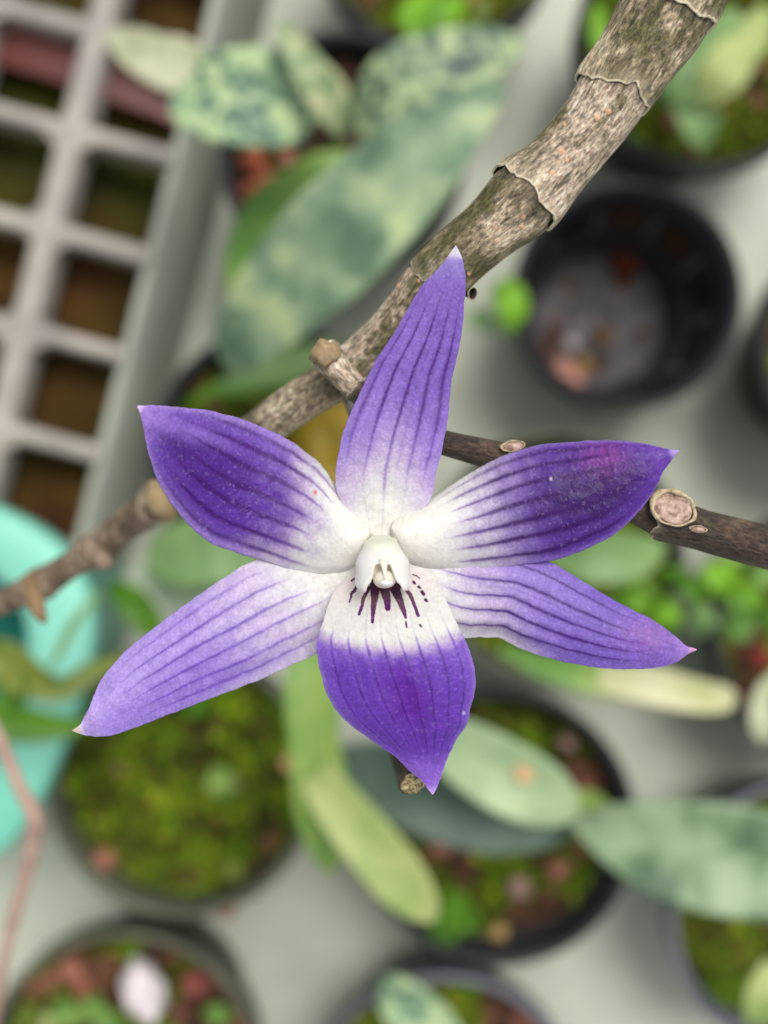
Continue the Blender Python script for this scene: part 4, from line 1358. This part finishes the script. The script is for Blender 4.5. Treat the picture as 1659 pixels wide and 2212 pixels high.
def dep_q(s, u, X, Y):
    c = (u - 0.5) * 2
    return 0.0791 - bulge(s, u) - 0.0010 * sm(0.1, 0.6, s) - 0.0008 * sm(0.4, 1.0, s) + 0.0009 * c * c * np.sin(s * math.pi) + 0.00004 * np.cos(u * 40) * sm(.25, .4, s) * (1 - s) + 0.00026 * (fbm(X / 50, Y / 50, 16) - .5) + 0.0008 * (1 - s) * (1 - e_(u))


def col_q(s, u, X, Y):
    nz = fbm(X / 30, Y / 30, 54) - .5
    st = 0.16 + 0.06 * np.abs(u - .55) * 2
    f = sm(st, st + 0.34, s + 0.10 * nz)
    c = mix(CRM, WHT, sm(0.05, 0.2, s))
    body = mix(lin((126, 100, 192)), lin((92, 56, 158)), sm(.35, .62, s))
    c = mix(c, body, f)
    bl = np.exp(-(((s - 0.68) / 0.20) ** 2 + ((u - 0.52) / 0.30) ** 2)) * (0.6 + 0.8 * fbm(X / 26, Y / 26, 60))
    c = mix(c, lin((50, 10, 92)), np.clip(bl * 1.1, 0, 0.9) * f)
    c = mix(c, lin((134, 58, 150)), np.clip(0.9 * np.exp(-(((X - 1302) / 48) ** 2 + ((Y - 985) / 36) ** 2)) * (0.4 + fbm(X / 10, Y / 24, 9)), 0, .8))
    c = mix(c, lin((112, 72, 180)), 0.6 * sm(.84, .95, s))
    v = veins(s, u, [(0.07, .6, .16), (0.18, .8, .18), (0.31, .95, .20), (0.46, 1.0, .22), (0.61, 1.0, .20), (0.76, .95, .21), (0.90, .85, .21)], 0, 0.86, 0.0165, 51)
    c = vcol(c, v * 0.9, (56, 6, 98), s, .2, .42, (100, 64, 170))
    c = mix(c, lin((146, 128, 208)), 0.5 * (1 - sm(0.0, 0.06, np.minimum(u, 1 - u))) * sm(.3, .5, s))
    c = mix(c, lin((176, 160, 226)), sm(0.955, 0.985, s))
    dot = np.exp(-(((X - 1190) / 2.6) ** 2 + ((Y - 1034) / 4.0) ** 2))
    c = mix(c, lin((226, 220, 240)), np.clip(dot, 0, .95))
    return c * (1 + 0.20 * speck(X, Y, 52))[..., None]


petal('petal', Lq, Rq, dep_q, col_q, n=300, m=190, label='upper right petal, darkest violet with a magenta patch')

# lip
Lt = [(800, 1226), (782, 1232), (763.2, 1240.5), (745, 1255), (723, 1277), (708.7, 1309.6), (697.8, 1342.3), (685, 1382.3), (683.9, 1415), (694, 1458.7), (705, 1498.8), (727, 1535), (759.6, 1568), (803, 1600.6), (847, 1630), (883, 1662.5), (910, 1686), (924, 1704), (933, 1716)]
Rt = [(860, 1222), (876, 1224), (892, 1228), (916, 1240.5), (941.5, 1262), (963, 1295), (981.5, 1335), (999.7, 1371), (1018, 1415), (1027, 1462), (1025, 1495), (1015, 1535), (1011, 1560), (990, 1592), (971, 1630), (956, 1669.7), (945, 1700), (935.5, 1716)]


def seg_d(X, Y, a, b):
    ax, ay = a
    bx, by = b
    dx, dy = bx - ax, by - ay
    t = np.clip(((X - ax) * dx + (Y - ay) * dy) / (dx * dx + dy * dy + 1e-9), 0, 1)
    return np.hypot(X - ax - t * dx, Y - ay - t * dy), t


def z2(x, y):
    return (x * .1819 + 685.8, y * .1819 + 1124.6)


def dep_t(s, u, X, Y):
    c = (u - 0.5) * 2
    return 0.0788 - 0.0030 * sm(0.02, 0.36, s) + 0.0026 * sm(0.45, 1.0, s) ** 1.2 + 0.0009 * np.abs(c) ** 2.2 * np.sin(np.clip(s, 0, 1) * math.pi) ** 1.3 + 0.00003 * np.cos(u * 50) * sm(.2, .4, s) * (1 - sm(.7, .9, s)) \
        + 0.00026 * (fbm(X / 55, Y / 55, 66) - .5) + 0.00022 * np.exp(-(c / 0.22) ** 2) * sm(.4, .6, s) * (1 - sm(.7, .9, s))


STROKES = [([(470, 775), (440, 830), (402, 870), (395, 920), (380, 965)], 24, 14), ([(610, 800), (580, 850), (545, 930), (530, 1010), (495, 1112)], 34, 22),
           ([(680, 740), (682, 850), (675, 930), (662, 1060), (652, 1205)], 84, 22), ([(770, 760), (800, 830), (825, 930), (836, 1040)], 92, 44),
           ([(900, 760), (940, 860), (980, 950), (1025, 1080), (1048, 1152)], 88, 20), ([(960, 765), (1040, 800), (1100, 880), (1150, 1000), (1195, 1128)], 34, 26),
           ([(1050, 1205), (1058, 1268)], 16, 12), ([(1135, 640), (1175, 656), (1212, 682)], 10, 6), ([(1140, 728), (1162, 750)], 22, 16), ([(1200, 786), (1222, 800)], 20, 14),
           ([(1240, 846), (1262, 876)], 26, 22), ([(1284, 940), (1298, 955)], 24, 20), ([(1216, 1240), (1232, 1258)], 18, 14), ([(408, 712), (438, 690)], 16, 14), ([(440, 575), (452, 590)], 16, 16)]


def col_t(s, u, X, Y):
    nz = fbm(X / 16, Y / 16, 70) - .5
    c = mix(lin((234, 224, 222)), lin((228, 226, 222)), sm(.1, .25, s))
    mid = (u - .5) * 2
    yb = 1392 + 14 * (1 - np.abs(mid) ** 1.5) - 22 * np.abs(mid) ** 3
    # boundary drops between the veins and climbs along them
    usv = [0.10, 0.22, 0.345, 0.46, 0.575, 0.69, 0.81, 0.92]
    vv = np.zeros_like(s)
    for q_ in usv:
        vv = np.maximum(vv, (0.75 + 0.25 * float(vnoise(q_ * 31, 4.0))) * (0.6 + 0.4 * vnoise(s * 17, q_ * 9, 4)) * np.exp(-((u - q_ - 0.012 * (vnoise(s * 8, q_ * 40, 5) - .5)) / 0.0085) ** 2))
    f = sm(-24, 22, Y - yb + 26 * vv + 16 * nz)
    pur = mix(lin((132, 100, 200)), lin((104, 62, 178)), sm(1395, 1450, Y))
    pur = mix(pur, lin((124, 92, 196)), 0.7 * sm(.72, .98, np.abs(mid)))
    c = mix(c, pur, f)
    c = mix(c, lin((98, 34, 158)), 0.85 * f * np.clip(1.2 * np.exp(-(((X - 880 - (Y - 1500) * .25) / 42) ** 2 + ((Y - 1510) / 75) ** 2)) * (0.5 + fbm(X / 20, Y / 20, 72)), 0, 1))
    c = mix(c, lin((58, 14, 116)), 0.95 * f * vv * sm(1385, 1420, Y) * (1 - sm(1600, 1660, Y)) * (0.6 + 0.5 * vnoise(Y / 30, u * 20, 8)))
    c = mix(c, lin((168, 166, 174)), 0.38 * vv * (1 - f) * sm(1290, 1340, Y))
    c = mix(c, lin((148, 112, 214)), 0.8 * sm(1610, 1680, Y))
    c = mix(c, lin((198, 176, 234)), 0.9 * sm(1690, 1714, Y))
    c = mix(c, lin((158, 138, 212)), 0.5 * f * (1 - sm(0.0, 0.035, np.minimum(u, 1 - u))))
    dt = np.exp(-(((X - 1002) / 3) ** 2 + ((Y - 1540) / 3.5) ** 2))
    c = mix(c, lin((214, 204, 238)), np.clip(dt, 0, .9))
    # dark rays running out from under the column
    wob = (fbm(X / 3.2, Y / 3.2, 80, 3) - .5) * 2.2
    for pts, w0, w1 in STROKES:
        P_ = [z2(*p) for p in pts]
        k = len(P_) - 1
        best = np.full(s.shape, 1e9)
        tt = np.zeros(s.shape)
        for i in range(k):
            d_, t_ = seg_d(X, Y, P_[i], P_[i + 1])
            wd = (w0 + (w1 - w0) * (i + t_) / k) * 0.1819 * 0.74
            e = d_ - wd
            tt = np.where(e < best, (i + t_) / k, tt)
            best = np.minimum(best, e)
        g = 1 - sm(-0.6, 1.1, best + wob)
        colr = mix(lin((66, 6, 52)), lin((94, 22, 100)), sm(0.35, 0.9, tt))
        if w0 > 30:
            colr = mix(colr, lin((112, 78, 96)), 0.75 * np.exp(-((tt - 0.55) / 0.2) ** 2))
        c = c * (1 - g[..., None]) + colr * g[..., None]
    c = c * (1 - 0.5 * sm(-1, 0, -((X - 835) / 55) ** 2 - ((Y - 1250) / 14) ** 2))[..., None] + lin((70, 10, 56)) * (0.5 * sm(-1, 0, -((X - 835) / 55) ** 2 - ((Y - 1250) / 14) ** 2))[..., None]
    return c * (1 + 0.15 * speck(X, Y, 72))[..., None]


petal('lip', Lt, Rt, dep_t, col_t, n=420, m=300, mat=M_petal_fine, label='lowest petal, white with dark maroon rays above and violet below')


# column: arched hood with two rounded side lobes, open below
def column():
    n, m = 90, 120
    V, C = [], []
    s = np.linspace(0, 1, n)
    th = np.linspace(-1, 1, m)
    for i in range(n):
        for j in range(m):
            t_ = th[j]
            a = t_ * math.radians(94)
            # end of the hood depends on the angle: arch in the middle, lobes at the sides
            aa = abs(t_)
            yend = 1219 + 42 * float(sm(0.14, 0.34, aa)) + 19 * float(sm(.32, .54, aa)) - 15 * float(sm(0.72, 1.0, aa))
            if t_ > 0:
                yend -= 4 * float(sm(0.1, 0.6, aa))
            ys = 1156
            y = ys + (yend - ys) * s[i]
            q_ = (y - 1163) / 117
            w_ = 14 + 19 * float(sm(-0.15, 0.12, q_)) + 23 * float(sm(0.0, 0.5, q_)) + 5 * float(sm(.5, 1, q_)) - 6 * float(sm(.82, 1.05, q_))
            hgt = 0.0004 + 0.0011 * float(sm(-0.15, 0.15, q_)) + 0.0010 * float(sm(0.1, 0.7, q_))
            w_ *= 1.05
            cx = 823 + 7 * q_
            d0 = 0.0774 - 0.0010 * q_ + 0.0012 * float(sm(0.1, -0.15, q_))
            x = cx + w_ * math.sin(a)
            e = max(0, (s[i] - 0.90) / 0.10)
            k_ = 1 - 0.07 * e * e
            d = d0 - hgt * (max(math.cos(a), 0) ** 0.75 * k_) + 0.00004 * mnoise.noise(Vector((x * .05, y * .05, 0)))
            V.append(at(cx + (x - cx) * k_, y, d))
            g = float(1 - sm(0.0, 0.36, q_))
            c = lin((254, 249, 238)) * (1 - g) + lin((232, 236, 204)) * g
            pk = float(sm(0.9, 1.0, s[i])) * float(sm(.3, .5, aa))
            c = c * (1 - 0.35 * pk) + lin((236, 206, 210)) * 0.35 * pk
            C.append(c)
    o = mesh_from('column', V, grid_faces(n, m), M_column, flower, np.array(C))
    if o.data.polygons[(n // 2) * (m - 1) + m // 2].normal.z < 0:
        o.data.flip_normals()
    solid(o, 0.00016)
    # inner hollow behind the arch
    V, C = [], []
    for i in range(20):
        for j in range(40):
            rr_ = i / 19
            a = 2 * math.pi * j / 40
            x = 829 + 31 * rr_ * math.cos(a)
            y = 1236 + 23 * rr_ * math.sin(a)
            V.append(at(x, y, 0.0758 - 0.0007 * rr_ ** 2))
            C.append(lin((238, 232, 212)))
    mesh_from('throat', V, grid_faces(20, 40, True), M_column, o, np.array(C))
    # tooth hanging from the arch
    V, C = [], []
    for i in range(30):
        q_ = i / 29
        w_ = 10 * (1 - q_) ** 1.1 + 0.8
        y = 1206 + 44 * q_
        for j in range(24):
            a = 2 * math.pi * j / 24
            V.append(at(829 + 3 * q_ + w_ * math.cos(a), y + 2, 0.07480 - 0.0005 * q_ - 0.00012 * q_ - 0.00014 * math.sin(a) * min(1, w_ / 8)))
            C.append(lin((238, 232, 214)))
    mesh_from('rostellum', V, grid_faces(30, 24, True), M_column, o, np.array(C))
    # anther cap: rounded cup with a bright wet centre
    V, C = [], []
    for i in range(30):
        ph = math.pi * i / 29
        for j in range(40):
            a = 2 * math.pi * j / 40
            k = 1 + 0.04 * mnoise.noise(Vector((math.cos(a) * 2, math.sin(a) * 2, ph)))
            x = 831 + 25 * math.sin(ph) * math.cos(a) * k
            y = 1251 + 20 * math.sin(ph) * math.sin(a) * k
            V.append(at(x, y, 0.0752 - 0.0006 * math.cos(ph)))
            C.append(lin((240, 230, 212)))
    cap = mesh_from('anther_cap', V, grid_faces(30, 40, True), M_column, o, np.array(C))
    V, C = [], []
    for i in range(24):
        ph = math.pi * i / 23
        for j in range(30):
            a = 2 * math.pi * j / 30
            x = 834 + 14 * math.sin(ph) * math.cos(a) * (1 + .08 * math.cos(2 * a))
            y = 1259 + 8.5 * math.sin(ph) * math.sin(a)
            V.append(at(x, y, 0.07465 - 0.00032 * math.cos(ph)))
            C.append(lin((248, 246, 240)))
    mesh_from('pollen_cap', V, grid_faces(24, 30, True), M_column, o, np.array(C))


column()
# flower stalk running back to the cane, hidden behind the bloom from here
o = tube('flower_stalk', [(830, 1190, 16, .0800), (824, 1120, 11, .0835), (800, 1010, 11, .0862), (765, 900, 11, .0878), (740, 830, 12, .0884)],
         noise_mat('flower_stalk_green', [(0.3, (120, 128, 92)), (0.7, (150, 130, 150))], scale=900, rough=0.5), flower)
